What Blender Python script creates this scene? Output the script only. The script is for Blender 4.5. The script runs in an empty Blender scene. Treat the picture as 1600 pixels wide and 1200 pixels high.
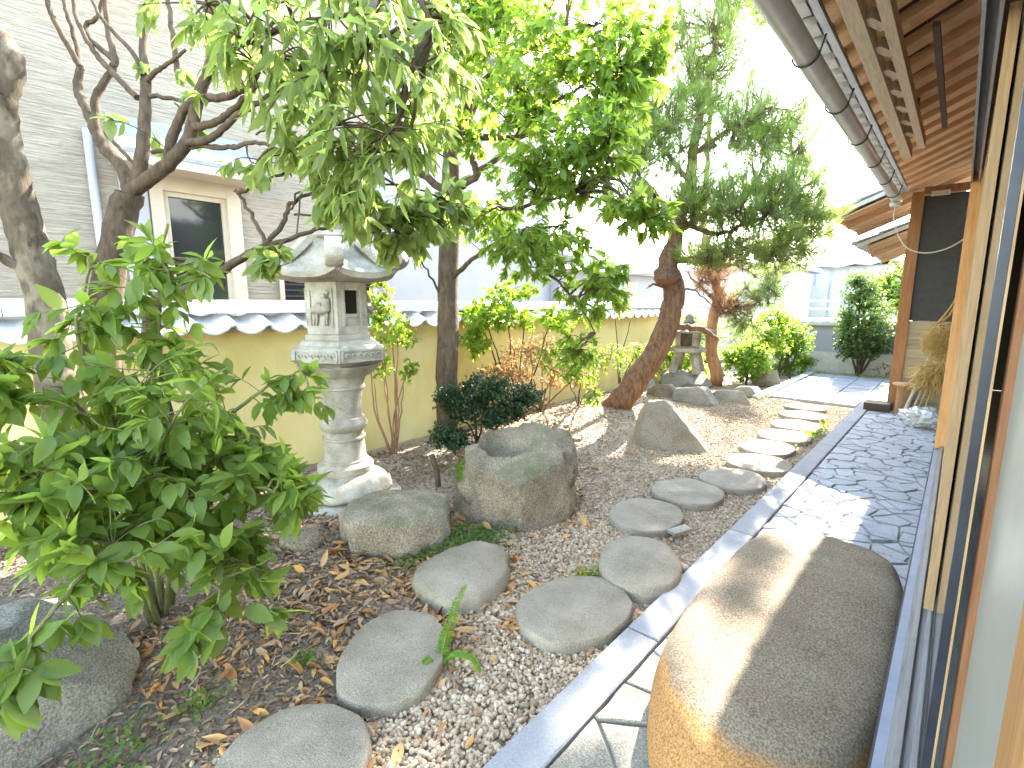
import bpy, math, random
import numpy as np
from mathutils import Vector, Matrix, noise as mnoise

# ---------------------------------------------------------------- camera, sky, sun, exposure
S = bpy.context.scene
COL = S.collection
cd = bpy.data.cameras.new('camera'); cam = bpy.data.objects.new('camera', cd); COL.objects.link(cam)
cd.sensor_width = 36.0; cd.sensor_fit = 'HORIZONTAL'; cd.lens = 36.0*775/1600
cd.clip_start = 0.02; cd.clip_end = 600
cam.location = (0, 0, 1.5)
cam.rotation_euler = (math.radians(90-9.16), 0, math.radians(41.9))
S.camera = cam
SUN = Vector((-0.167, 1.33, 1.0)).normalized()
W = bpy.data.worlds.new('World'); S.world = W; W.use_nodes = True
wn = W.node_tree; sky = wn.nodes.new('ShaderNodeTexSky'); sky.sky_type = 'NISHITA'; sky.sun_disc = False
sky.sun_elevation = math.asin(SUN.z); sky.sun_rotation = math.atan2(SUN.x, SUN.y)
sky.air_density = 1.0; sky.dust_density = 0.4; sky.ozone_density = 1.0
bg = wn.nodes['Background']; bg.inputs[1].default_value = 0.15
tint = wn.nodes.new('ShaderNodeMixRGB'); tint.blend_type = 'MULTIPLY'; tint.inputs[0].default_value = 1.0; tint.inputs[2].default_value = (1.0, .865, .69, 1)   # a hazy, whitish sky
wn.links.new(sky.outputs[0], tint.inputs[1]); wn.links.new(tint.outputs[0], bg.inputs[0])
sl = bpy.data.lights.new('sun', 'SUN'); so = bpy.data.objects.new('sun', sl); COL.objects.link(so)
sl.energy = 2.0; sl.angle = math.radians(0.53); sl.color = (1.0, 0.94, 0.84)
so.rotation_euler = SUN.to_track_quat('Z', 'Y').to_euler(); so.location = (-3, 20, 18)
S.view_settings.view_transform = 'Standard'; S.view_settings.look = 'None'
S.view_settings.exposure = 4.35; S.view_settings.gamma = 1.0; S.view_settings.use_curve_mapping = False
S.render.engine = 'CYCLES'
S.cycles.use_denoising = True
S.cycles.max_bounces = 10; S.cycles.diffuse_bounces = 5; S.cycles.glossy_bounces = 3
S.cycles.transmission_bounces = 6; S.cycles.transparent_max_bounces = 8
S.cycles.caustics_reflective = False; S.cycles.caustics_refractive = False

rng = np.random.default_rng(11); random.seed(11)
A = np.array
# ---------------------------------------------------------------- materials
class N:
    def __init__(s, name):
        s.m = bpy.data.materials.new(name); s.m.use_nodes = True; s.t = s.m.node_tree
        s.b = s.t.nodes['Principled BSDF']; s.out = s.t.nodes['Material Output']
    def n(s, kind, **kw):
        nd = s.t.nodes.new('ShaderNode'+kind)
        for k, v in kw.items():
            if k.startswith('i_'): nd.inputs[k[2:].replace('_', ' ')].default_value = v
            else: setattr(nd, k, v)
        return nd
    def l(s, a, b): s.t.links.new(a, b)
    def coord(s, scale=(1, 1, 1), rot=(0, 0, 0), kind='Object'):
        tc = s.n('TexCoord'); mp = s.n('Mapping'); mp.inputs['Scale'].default_value = scale; mp.inputs['Rotation'].default_value = rot
        s.l(tc.outputs[kind], mp.inputs['Vector']); return mp.outputs['Vector']
    def noise(s, v, scale, detail=5, rough=.6, dist=0.):
        nd = s.n('TexNoise'); nd.inputs['Scale'].default_value = scale; nd.inputs['Detail'].default_value = detail
        nd.inputs['Roughness'].default_value = rough; nd.inputs['Distortion'].default_value = dist
        s.l(v, nd.inputs['Vector']); return nd.outputs['Fac']
    def vor(s, v, scale, feature='F1', out='Distance'):
        nd = s.n('TexVoronoi'); nd.feature = feature; nd.inputs['Scale'].default_value = scale; s.l(v, nd.inputs['Vector']); return nd.outputs[out]
    def ramp(s, f, stops):
        r = s.n('ValToRGB'); e = r.color_ramp.elements
        while len(e) < len(stops): e.new(.5)
        for el, (p, c) in zip(e, stops): el.position = p; el.color = (c[0], c[1], c[2], 1)
        s.l(f, r.inputs[0]); return r.outputs[0]
    def mix(s, f, a, b, mode='MIX'):
        m = s.n('MixRGB'); m.blend_type = mode
        for sock, val in ((m.inputs[0], f), (m.inputs[1], a), (m.inputs[2], b)):
            if isinstance(val, (int, float)): sock.default_value = val
            elif isinstance(val, tuple): sock.default_value = (val[0], val[1], val[2], 1)
            else: s.l(val, sock)
        return m.outputs[0]
    def math(s, op, a, b=0.):
        m = s.n('Math'); m.operation = op
        for sock, val in ((m.inputs[0], a), (m.inputs[1], b)):
            if isinstance(val, (int, float)): sock.default_value = val
            else: s.l(val, sock)
        return m.outputs[0]
    def rand(s):     # a random number for each loose leaf / pebble and each object
        g = s.n('NewGeometry'); o = s.n('ObjectInfo')
        a = s.math('ADD', g.outputs['Random Per Island'], o.outputs['Random']); return s.math('FRACT', a)
    def orand(s): return s.n('ObjectInfo').outputs['Random']
    def bump(s, h, strength, dist=.01):
        b = s.n('Bump'); b.inputs['Strength'].default_value = strength; b.inputs['Distance'].default_value = dist
        s.l(h, b.inputs['Height'])
        if s.b.inputs['Normal'].links: s.l(s.b.inputs['Normal'].links[0].from_socket, b.inputs['Normal'])
        s.l(b.outputs[0], s.b.inputs['Normal'])
    def col(s, c):
        if isinstance(c, tuple): s.b.inputs['Base Color'].default_value = (*c, 1)
        else: s.l(c, s.b.inputs['Base Color'])
    def rough(s, r, spec=.4):
        s.b.inputs['Roughness'].default_value = r; s.b.inputs['Specular IOR Level'].default_value = spec

def stone_mat(name, c1, c2, c3, scale=6, speck=130, bumpy=.5, moss=0., stain=None):
    m = N(name); v = m.coord(); oi = m.n('ObjectInfo')
    add = m.n('VectorMath'); add.operation = 'ADD'; m.l(v, add.inputs[0]); m.l(oi.outputs['Location'], add.inputs[1]); v = add.outputs[0]
    big = m.noise(v, scale, 6, .65); c = m.ramp(big, [(.32, c1), (.52, c2), (.7, c3)])
    sp = m.noise(v, speck*1.7, 2, .7); c = m.mix(m.ramp(sp, [(.36, (0, 0, 0)), (.64, (1, 1, 1))]), m.mix(.42, c, (.05, .05, .05), 'MULTIPLY'), m.mix(.12, c, (1, .97, .9), 'SCREEN'))
    c = m.mix(m.math('MULTIPLY', m.orand(), .35), c, (.8, .72, .62), 'MULTIPLY')
    if moss:
        g = m.n('NewGeometry'); sx = m.n('SeparateXYZ'); m.l(g.outputs['Normal'], sx.inputs[0])
        mk = m.math('MULTIPLY', m.ramp(m.noise(v, 4.5, 5, .7), [(.45, (0, 0, 0)), (.62, (1, 1, 1))]), m.ramp(sx.outputs['Z'], [(.2, (.15, .15, .15)), (.8, (1, 1, 1))]))
        c = m.mix(m.math('MULTIPLY', mk, moss), c, (.085, .11, .03))
    if stain: c = m.mix(m.ramp(m.noise(v, 3, 4, .6), [(.42, (0, 0, 0)), (.6, (.8, .8, .8))]), c, stain)
    m.col(c); m.rough(.85, .25)
    m.bump(m.noise(v, scale*4, 8, .7), bumpy, .03); m.bump(sp, bumpy*.7, .004)
    return m.m

def leaf_mat(name, a, b, tr, transl=.5, rough=.38, shade_var=.35):
    m = N(name); r = m.rand(); c = m.mix(r, a, b)
    v = m.coord((1, 1, 1)); c2 = m.mix(.5, c, m.ramp(m.noise(v, 40, 3), [(.3, (.55, .6, .5)), (.7, (1.2, 1.2, 1.1))]), 'MULTIPLY')
    m.col(c2); m.rough(rough, .35)
    t = m.n('BsdfTranslucent'); m.l(m.mix(r, tr, tuple(x*.65 for x in tr)), t.inputs['Color'])
    mx = m.n('MixShader'); mx.inputs[0].default_value = transl
    m.l(m.b.outputs[0], mx.inputs[1]); m.l(t.outputs[0], mx.inputs[2]); m.l(mx.outputs[0], m.out.inputs['Surface'])
    return m.m

def bark_mat(name, c1, c2, scale=14, stretch=.25, bumpy=.8, patch=None, dist=.02):
    m = N(name); v = m.coord((1, 1, stretch)); n1 = m.noise(v, scale, 8, .7, .4)
    c = m.ramp(n1, [(.32, c1), (.68, c2)])
    if patch: c = m.mix(m.ramp(m.noise(m.coord((1, 1, .5)), 6, 4, .6), [(.5, (0, 0, 0)), (.58, (1, 1, 1))]), c, patch)
    m.col(c); m.rough(.9, .2); m.bump(n1, bumpy, dist); return m.m

def wood_mat(name, c1, c2, axis='Y', scale=18, bumpy=.25, rough=.65):
    m = N(name); st = {'X': (.06, 1, 1), 'Y': (1, .06, 1), 'Z': (1, 1, .06)}[axis]
    v = m.coord(st); oi = m.n('ObjectInfo')
    add = m.n('VectorMath'); add.operation = 'ADD'; m.l(v, add.inputs[0]); cm = m.n('CombineXYZ'); 
    for k in range(3): m.l(m.math('MULTIPLY', oi.outputs['Random'], 37.), cm.inputs[k])
    m.l(cm.outputs[0], add.inputs[1]); v = add.outputs[0]
    n1 = m.noise(v, scale, 6, .65, .6); c = m.ramp(n1, [(.3, c1), (.7, c2)])
    n2 = m.noise(v, scale*7, 3, .6); c = m.mix(.35, c, m.ramp(n2, [(.35, (.5, .45, .4)), (.6, (1.1, 1.1, 1.1))]), 'MULTIPLY')
    c = m.mix(m.math('MULTIPLY', oi.outputs['Random'], .45), c, (.62, .55, .5), 'MULTIPLY')
    m.col(c); m.rough(rough, .3); m.bump(n2, bumpy, .004); return m.m

def plain(name, c, rough=.5, metal=0., spec=.4, nz=None, bump=None):
    m = N(name); v = m.coord()
    if nz: m.col(m.mix(m.ramp(m.noise(v, nz[0], 5, .65), [(.3, (0, 0, 0)), (.7, (1, 1, 1))]), c, nz[1]))
    else: m.col(c)
    m.rough(rough, spec); m.b.inputs['Metallic'].default_value = metal
    if bump: m.bump(m.noise(v, bump[0], 6, .7), bump[1], bump[2])
    return m.m

M = {}
M['step'] = stone_mat('stepping stone granite', (.21, .17, .12), (.29, .245, .185), (.36, .315, .25), 5, 160, .45, .10)
M['rock'] = stone_mat('garden rock', (.15, .115, .075), (.26, .205, .145), (.36, .295, .22), 4, 60, .9, .55)
M['greyrock'] = stone_mat('grey rock', (.21, .195, .16), (.32, .30, .25), (.42, .395, .34), 4, 70, .9, .2)
M['tanrock'] = stone_mat('tan rock', (.20, .16, .11), (.30, .25, .18), (.38, .33, .27), 4, 90, .6, .1)
M['lantern'] = stone_mat('lantern granite', (.27, .24, .19), (.48, .44, .365), (.60, .56, .49), 6, 190, .4, .25)
M['kerb'] = stone_mat('kerb granite', (.27, .28, .325), (.32, .33, .375), (.37, .38, .42), 3, 260, .25)
M['flag'] = stone_mat('paving flagstone', (.38, .395, .45), (.46, .475, .54), (.53, .545, .60), 3, 120, .3)
M['flagdark'] = stone_mat('dark brown grey flagstone', (.17, .16, .13), (.24, .225, .185), (.31, .295, .25), 4, 110, .35)  # darker, browner flags for the near end of the path
M['slate'] = stone_mat('slate paving', (.24, .27, .33), (.33, .36, .43), (.42, .45, .52), 3, 80, .3)
M['mortar'] = plain('dark mortar joint', (.26, .255, .25), .95, nz=(20, (.36, .355, .34)), bump=(60, .4, .005))
M['shoe'] = stone_mat('shoe stone', (.24, .17, .10), (.34, .26, .17), (.42, .34, .24), 3, 150, .6, 0)
# the shoe stone's flank is rust stained where splashed: stain by height of the stone itself
_m = N('rust stained shoe stone'); _v = _m.coord(); _n = _m.noise(_v, 3.2, 5, .65); _s = _m.noise(_v, 150, 3, .75)
_c = _m.ramp(_n, [(.32, (.19, .125, .07)), (.52, (.27, .195, .12)), (.7, (.34, .265, .18))])
_x = _m.n('SeparateXYZ'); _m.l(_v, _x.inputs[0])
_st = _m.ramp(_m.math('ADD', _m.math('ADD', _m.math('MULTIPLY', _x.outputs['Z'], 3.0), _m.math('MULTIPLY', _n, .35)), _m.math('MULTIPLY', _m.math('MINIMUM', _m.math('ADD', _x.outputs['Y'], .62), 0.), .55)), [(.90, (1, 1, 1)), (1.03, (0, 0, 0))])
_c = _m.mix(_st, _c, (.56, .25, .045))
_c = _m.mix(_m.ramp(_s, [(.36, (0, 0, 0)), (.64, (1, 1, 1))]), _m.mix(.55, _c, (.1, .08, .06), 'MULTIPLY'), _m.mix(.16, _c, (1, .92, .8), 'SCREEN'))
_m.col(_c); _m.rough(.85, .25); _m.bump(_m.noise(_v, 14, 8, .7), .6, .02); _m.bump(_s, .9, .008); M['shoe'] = _m.m
# soil: dark humus drifting into sandy grit
_m = N('garden soil'); _v = _m.coord(); _n = _m.noise(_v, 1.1, 6, .65); _f = _m.noise(_v, 60, 4, .75)
_sx = _m.n('SeparateXYZ'); _m.l(_v, _sx.inputs[0])
_w = _m.math('ADD', _m.math('MULTIPLY', _sx.outputs['Y'], .20), _m.math('MULTIPLY', _n, .9))
_c = _m.ramp(_w, [(.55, (.15, .105, .068)), (.95, (.30, .225, .155)), (1.0, (.24, .18, .125))])
_c = _m.mix(_m.ramp(_w, [(.9, (0, 0, 0)), (1.0, (1, 1, 1))]), _c, _m.ramp(_m.noise(_v, 3, 5, .7), [(.3, (.32, .245, .165)), (.7, (.48, .385, .285))]))
_c = _m.mix(_m.ramp(_f, [(.35, (0, 0, 0)), (.66, (1, 1, 1))]), _m.mix(.6, _c, (.3, .26, .22), 'MULTIPLY'), _m.mix(.16, _c, (1, .95, .88), 'SCREEN'))
_m.col(_c); _m.rough(.95, .15); _m.bump(_f, .9, .015); _m.bump(_m.noise(_v, 220, 3, .7), .6, .006); M['soil'] = _m.m
_m = N('gravel pebbles'); _r = _m.rand(); _v = _m.coord()
_c = _m.ramp(_r, [(0, (.28, .195, .125)), (.3, (.40, .30, .205)), (.6, (.49, .385, .275)), (.85, (.57, .475, .365)), (1, (.34, .25, .175))])
_c = _m.mix(.45, _c, _m.ramp(_m.noise(_v, 90, 3), [(.3, (.5, .46, .42)), (.7, (1.1, 1.1, 1.1))]), 'MULTIPLY')
_m.col(_c); _m.rough(.9, .25); M['gravel'] = _m.m
def litter(name, stops):
    m = N(name); c = m.ramp(m.rand(), stops); c = m.mix(.5, c, m.ramp(m.noise(m.coord(), 70, 4), [(.3, (.5, .45, .4)), (.7, (1.15, 1.1, 1.05))]), 'MULTIPLY')
    m.col(c); m.rough(.7, .25); return m.m
M['deadleaf'] = litter('dead leaf', [(0, (.26, .125, .045)), (.25, (.42, .22, .10)), (.5, (.48, .30, .15)), (.72, (.56, .30, .09)), (.9, (.40, .29, .19)), (1, (.30, .17, .09))])
M['litter'] = litter('leaf litter', [(0, (.13, .085, .052)), (.35, (.24, .16, .10)), (.65, (.34, .235, .15)), (.88, (.46, .34, .235)), (1, (.32, .18, .08))])
M['shrubleaf'] = leaf_mat('broad shrub leaf', (.115, .178, .045), (.20, .27, .072), (.46, .62, .09), .58, .34)
M['yuzu'] = leaf_mat('long drooping leaf', (.14, .19, .065), (.215, .275, .105), (.48, .60, .14), .6, .4)
M['kaku'] = leaf_mat('lobed tree leaf', (.095, .16, .04), (.165, .245, .06), (.54, .72, .08), .6, .42)
M['needle'] = leaf_mat('pine needle', (.16, .22, .095), (.25, .325, .13), (.50, .62, .2), .6, .5)
M['candle'] = leaf_mat('young pine needle', (.16, .27, .05), (.26, .37, .07), (.40, .55, .06), .4, .5)
M['brownneedle'] = leaf_mat('dry brown needle', (.24, .125, .06), (.34, .18, .09), (.45, .24, .10), .35, .6)
M['nandina'] = leaf_mat('fine yellow green leaf', (.13, .25, .03), (.22, .35, .045), (.50, .68, .04), .5, .45)
M['lime'] = leaf_mat('light green shrub leaf', (.10, .22, .035), (.19, .32, .05), (.40, .60, .05), .5, .45)
M['dark'] = leaf_mat('dark azalea leaf', (.018, .042, .018), (.04, .08, .03), (.06, .12, .03), .22, .4)
M['bushleaf'] = leaf_mat('camellia leaf', (.07, .13, .045), (.13, .21, .065), (.25, .38, .07), .45, .35)
M['dry'] = leaf_mat('dry reddish leaf', (.32, .15, .07), (.46, .30, .13), (.55, .36, .12), .45, .6)
M['moss'] = leaf_mat('ground cover leaf', (.07, .15, .03), (.13, .24, .045), (.26, .42, .06), .4, .5)
M['fern'] = leaf_mat('fern frond', (.14, .27, .03), (.20, .34, .04), (.45, .66, .04), .5, .45)
M['farleaf'] = leaf_mat('far tree leaf', (.10, .17, .07), (.17, .25, .10), (.3, .42, .15), .4, .5)
M['barkgrey'] = bark_mat('smooth grey bark', (.042, .031, .02), (.115, .088, .058), 16, .5, .5, (.16, .132, .092))
M['barktwig'] = bark_mat('grey brown bark', (.042, .029, .019), (.12, .087, .06), 24, .4, .7)
M['barkbrown'] = bark_mat('brown bark', (.06, .042, .03), (.17, .12, .082), 22, .3, .9)
M['barkpine'] = bark_mat('pine bark', (.085, .045, .027), (.32, .185, .105), 26, .28, 1., None, .05)
M['barkred'] = bark_mat('reddish bark', (.26, .13, .07), (.46, .26, .14), 20, .25, .8)
M['stem'] = bark_mat('reddish stem', (.20, .095, .06), (.34, .20, .12), 30, .2, .4)
M['stemgreen'] = bark_mat('green stem', (.10, .11, .045), (.20, .19, .08), 30, .2, .3)
# garden wall plaster, neighbour plaster
_m = N('ochre plaster'); _v = _m.coord(); _n = _m.noise(_v, 1.4, 6, .65)
_c = _m.ramp(_n, [(.3, (.60, .49, .19)), (.55, (.69, .58, .27)), (.75, (.72, .63, .36))])
_s = _m.noise(_m.coord((1, 1, .25)), 5, 6, .7); _c = _m.mix(_m.ramp(_s, [(.52, (0, 0, 0)), (.75, (.4, .4, .4))]), _c, (.48, .40, .20))
_m.col(_c); _m.rough(.95, .15); _m.bump(_m.noise(_v, 55, 5, .7), .25, .006); M['ochre'] = _m.m
_m = N('combed plaster'); _v = _m.coord((1, .8, 13)); _n = _m.noise(_v, 4.2, 6, .65, .9); _n2 = _m.noise(_m.coord(), 1.2, 4, .6)
_c = _m.mix(_m.ramp(_n, [(.40, (1, 1, 1)), (.5, (0, 0, 0))]), _m.ramp(_n2, [(.3, (.29, .255, .21)), (.7, (.345, .305, .255))]), (.245, .212, .17))
_m.col(_c); _m.rough(.92, .15); _m.bump(_n, 1., .03); M['comb'] = _m.m
M['white'] = plain('white wall paint', (.32, .32, .36), .85, nz=(1.2, (.28, .28, .32)), bump=(40, .12, .004))
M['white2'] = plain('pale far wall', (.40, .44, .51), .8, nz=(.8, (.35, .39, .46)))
M['cream'] = plain('cream frame', (.42, .37, .30), .6, nz=(3, (.36, .31, .25)))
M['hood'] = plain('grey hood shingle', (.26, .285, .335), .8, nz=(20, (.18, .20, .24)), bump=(45, .8, .01))
M['glassdark'] = plain('dark window glass', (.022, .024, .026), .06, spec=.8)
M['tile'] = plain('silver roof tile', (.50, .52, .55), .42, spec=.5, nz=(6, (.62, .63, .65)), bump=(30, .15, .004))
M['housetile'] = plain('grey house tile', (.24, .25, .265), .45, nz=(8, (.36, .37, .385)))
M['mortarwhite'] = plain('pale tile mortar', (.55, .53, .49), .9, nz=(12, (.42, .40, .36)))
M['rafter'] = wood_mat('rafter timber', (.78, .49, .26), (.88, .64, .40), 'X')
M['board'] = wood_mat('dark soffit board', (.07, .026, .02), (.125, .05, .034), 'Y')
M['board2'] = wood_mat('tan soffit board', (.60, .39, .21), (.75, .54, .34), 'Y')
M['wingwood'] = wood_mat('brown wing boards', (.36, .20, .095), (.54, .33, .17), 'X')
M['post'] = wood_mat('brown post', (.27, .125, .05), (.42, .22, .10), 'Z')
M['palewood'] = wood_mat('pale door timber', (.46, .31, .17), (.60, .43, .26), 'Z')
M['orangewood'] = wood_mat('orange timber', (.42, .21, .08), (.58, .33, .14), 'Z')
M['redwood'] = wood_mat('red brown timber', (.22, .095, .045), (.34, .17, .085), 'Z')
M['sill'] = wood_mat('weathered sill', (.24, .24, .25), (.42, .41, .40), 'Y')
M['greywood'] = wood_mat('weathered plank', (.30, .25, .17), (.46, .40, .29), 'X')
M['beam'] = wood_mat('beige beam', (.52, .42, .30), (.66, .56, .43), 'Y')
M['darkwood'] = wood_mat('dark wood', (.05, .035, .026), (.10, .07, .05), 'X')
M['panel'] = plain('charcoal wall panel', (.038, .042, .047), .75, nz=(14, (.055, .06, .066)), bump=(90, .3, .003))
M['alu'] = plain('dull aluminium', (.36, .37, .40), .4, metal=.6, nz=(9, (.28, .29, .32)))
M['bluealu'] = plain('dark blue grey frame', (.022, .027, .042), .4, metal=.2, nz=(7, (.04, .05, .075)))
M['gutter'] = plain('grey gutter', (.40, .41, .42), .4, metal=.2, nz=(5, (.50, .50, .49)))
M['wire'] = plain('dark wire', (.06, .06, .06), .5, metal=.3)
M['cable'] = plain('pale cable', (.62, .58, .50), .6)
M['frost'] = plain('frosted pane', (.30, .32, .305), .35, nz=(9, (.36, .375, .36)), bump=(70, .25, .004))
M['railpaint'] = plain('bluish weathered rail', (.24, .265, .36), .5, nz=(9, (.32, .34, .42)))
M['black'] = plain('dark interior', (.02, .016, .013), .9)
M['straw'] = leaf_mat('straw', (.48, .33, .12), (.66, .50, .22), (.6, .42, .15), .2, .7)
M['twigdry'] = plain('dry stick', (.33, .25, .155), .85, nz=(30, (.48, .38, .26)))
M['bamboo'] = plain('weathered bamboo', (.36, .33, .27), .6, nz=(12, (.46, .42, .33)))
M['stump'] = bark_mat('log bark', (.20, .11, .06), (.40, .24, .13), 20, .25, .9)
M['cutwood'] = plain('cut wood', (.50, .33, .17), .8, nz=(15, (.42, .25, .12)))
_m = N('plastic sheet'); _m.col((.72, .74, .76)); _m.rough(.25, .5); _m.b.inputs['Alpha'].default_value = 1.
_t = _m.n('BsdfTransparent'); _x = _m.n('MixShader'); _x.inputs[0].default_value = .45
_m.l(_m.b.outputs[0], _x.inputs[1]); _m.l(_t.outputs[0], _x.inputs[2]); _m.l(_x.outputs[0], _m.out.inputs['Surface']); M['plastic'] = _m.m

# ---------------------------------------------------------------- mesh helpers (geometry is written in world metres)
def nrm(v): v = A(v, float); return v/max(np.linalg.norm(v), 1e-9)
def origin(p):
    o = A((0., 0., 0.))
    while p is not None: o += A(p.location); p = p.parent
    return o
class MB:
    def __init__(s): s.v = []; s.f = []
    def add(s, vs, fs):
        k = len(s.v); s.v += [tuple(map(float, q)) for q in vs]; s.f += [tuple(i+k for i in q) for q in fs]; return s
    def box(s, a, b):
        (x0, y0, z0), (x1, y1, z1) = a, b
        return s.add([(x0,y0,z0),(x1,y0,z0),(x1,y1,z0),(x0,y1,z0),(x0,y0,z1),(x1,y0,z1),(x1,y1,z1),(x0,y1,z1)],
            [(3,2,1,0),(4,5,6,7),(0,1,5,4),(1,2,6,5),(2,3,7,6),(3,0,4,7)])
    def beam(s, p, q, w, h, up=(0, 0, 1)):      # square bar from p to q
        p, q = A(p, float), A(q, float); d = nrm(q-p); x = nrm(np.cross(d, up)); u = np.cross(x, d)
        c = [(-w/2, -h/2), (w/2, -h/2), (w/2, h/2), (-w/2, h/2)]
        return s.add([e + x*a + u*b for e in (p, q) for a, b in c], [(3,2,1,0),(4,5,6,7),(0,1,5,4),(1,2,6,5),(2,3,7,6),(3,0,4,7)])
    def tube(s, pts, rad, n=6, cap=True):
        pts = [A(q, float) for q in pts]; k = len(pts); vs = []; fs = []; u = None
        for i in range(k):
            t = nrm(pts[min(i+1, k-1)] - pts[max(i-1, 0)])
            if u is None: u = np.cross(t, (0, 0, 1)) if abs(t[2]) < .9 else np.cross(t, (1, 0, 0))
            u = nrm(u - t*np.dot(u, t)); w = np.cross(t, u); r = rad[i] if hasattr(rad, '__len__') else rad
            for j in range(n):
                a = 2*math.pi*j/n; vs.append(pts[i] + (u*math.cos(a) + w*math.sin(a))*r)
        for i in range(k-1):
            for j in range(n): fs.append((i*n+j, i*n+(j+1) % n, (i+1)*n+(j+1) % n, (i+1)*n+j))
        if cap: fs += [tuple(range(n))[::-1], tuple((k-1)*n+j for j in range(n))]
        return s.add(vs, fs)
    def lathe(s, c, prof, n=24, ang=0., fn=None):      # prof: (radius, height) pairs
        vs = []; fs = []; c = A(c, float)
        for r, z in prof:
            for j in range(n):
                a = ang + 2*math.pi*j/n; q = r*(fn(a, z) if fn else 1); vs.append(c + (q*math.cos(a), q*math.sin(a), z))
        for i in range(len(prof)-1):
            for j in range(n): fs.append((i*n+j, i*n+(j+1) % n, (i+1)*n+(j+1) % n, (i+1)*n+j))
        fs += [tuple(range(n))[::-1], tuple((len(prof)-1)*n+j for j in range(n))]
        return s.add(vs, fs)
    def prism(s, poly, z0, z1, bev=0.):
        n = len(poly); c = np.mean(A(poly), 0); 
        ins = [c + (A(q)-c)*(1-bev/max(np.linalg.norm(A(q)-c), 1e-6)) for q in poly]
        vs = [(*q, z0) for q in poly] + [(*q, z1-bev*.7) for q in poly] + [(*q, z1) for q in ins]
        fs = [tuple(range(n))[::-1], tuple(2*n+i for i in range(n))]
        for k in range(2): fs += [(k*n+i, k*n+(i+1) % n, (k+1)*n+(i+1) % n, (k+1)*n+i) for i in range(n)]
        return s.add(vs, fs)
    def build(s, name, mat, parent=None, smooth=False, angle=None, loc=None, **props):
        o0 = origin(parent) if loc is None else A(loc, float)
        me = bpy.data.meshes.new(name); me.from_pydata([tuple(A(q)-o0) for q in s.v], [], s.f); me.materials.append(M[mat]); me.update()
        if smooth: me.polygons.foreach_set('use_smooth', [True]*len(me.polygons))
        if smooth and angle: me.set_sharp_from_angle(angle=math.radians(angle))
        o = bpy.data.objects.new(name, me); COL.objects.link(o); o.parent = parent
        if loc is not None: o.location = loc
        for k, w in props.items(): o[k] = w
        return o
def thing(name, loc, label, cat, group=None):
    o = bpy.data.objects.new(name, None); COL.objects.link(o); o.location = loc; o.empty_display_size = .1
    o['label'] = label; o['category'] = cat
    if group: o['group'] = group
    return o
def structure(name, loc=(0, 0, 0)):
    o = bpy.data.objects.new(name, None); COL.objects.link(o); o.location = loc; o['kind'] = 'structure'; return o
def copy_at(src, parent, loc, rotz=None, scale=None):
    o = src.copy(); COL.objects.link(o); o.parent = parent; o.location = loc
    if rotz is not None: o.rotation_euler = (0, 0, rotz)
    if scale is not None: o.scale = scale
    return o
def smooth_path(pts, k=4, jit=0., r=None):
    p = [A(q, float) for q in pts]; out = []
    for i in range(len(p)-1):
        a, b, c, d = p[max(i-1, 0)], p[i], p[i+1], p[min(i+2, len(p)-1)]
        for t in np.linspace(0, 1, k, endpoint=False):
            q = .5*(2*b + (c-a)*t + (2*a-5*b+4*c-d)*t*t + (3*b-a-3*c+d)*t**3)
            out.append(q + (rng.normal(0, jit, 3) if jit else 0))
    out.append(p[-1]); return out
def batch_mesh(name, tv, tf, mats, pos, mat, parent=None, smooth=True, **props):   # many small copies of one template in ONE mesh
    n = len(pos); k = len(tv); q = len(tf[0]); o0 = origin(parent)
    V = np.einsum('nij,kj->nki', mats, tv) + (pos - o0)[:, None, :]
    F = (tf[None] + (np.arange(n)*k)[:, None, None]).reshape(-1, q)
    me = bpy.data.meshes.new(name); me.vertices.add(n*k); me.vertices.foreach_set('co', V.astype(np.float32).ravel())
    me.loops.add(F.size); me.loops.foreach_set('vertex_index', F.astype(np.int32).ravel())
    me.polygons.add(len(F)); me.polygons.foreach_set('loop_start', (np.arange(len(F))*q).astype(np.int32))
    me.polygons.foreach_set('use_smooth', np.full(len(F), smooth)); me.update(calc_edges=True); me.materials.append(M[mat])
    o = bpy.data.objects.new(name, me); COL.objects.link(o); o.parent = parent
    for a, b in props.items(): o[a] = b
    return o

# leaf templates: length 1 along +Y, facing +Z, all quads
def leaf_template(width=.42, curl=.18, fold=.10, rows=(0, .12, .32, .58, .82, 1.), wf=None):
    wf = wf or (lambda t: math.sin(math.pi*min(t*.96+.02, 1)**.85)); V = []; F = []
    for t in rows:
        w = width*.5*wf(t); z = -curl*t*t
        V += [(-w, t, z+fold*w*2), (0, t, z), (w, t, z+fold*w*2)]
    for i in range(len(rows)-1):
        a = i*3; F += [(a, a+1, a+4, a+3), (a+1, a+2, a+5, a+4)]
    return A(V), A(F)
LEAF = [leaf_template(.50, .10, .10), leaf_template(.46, .28, .16), leaf_template(.54, .20, .05)]
LONG = [leaf_template(.24, .22, .12), leaf_template(.21, .42, .2), leaf_template(.26, .12, .06)]
def lobed(curl):      # three pointed lobes
    v, f = [], []
    for ang, ln, wd in ((0, 1., .34), (.62, .72, .26), (-.62, .72, .26)):
        tv, tf = leaf_template(wd, curl, .08, (0, .3, .65, 1.)); tv = tv*A((ln, ln, ln)); c, s = math.cos(ang), math.sin(ang)
        tv = np.stack([tv[:, 0]*c - tv[:, 1]*s, tv[:, 0]*s + tv[:, 1]*c, tv[:, 2] + (.004 if ang else 0)], 1)
        f.append(tf + sum(len(x) for x in v)); v.append(tv)
    return np.concatenate(v), np.concatenate(f)
LOBED = [lobed(.15), lobed(.35), leaf_template(.42, .2, .1)]
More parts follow.
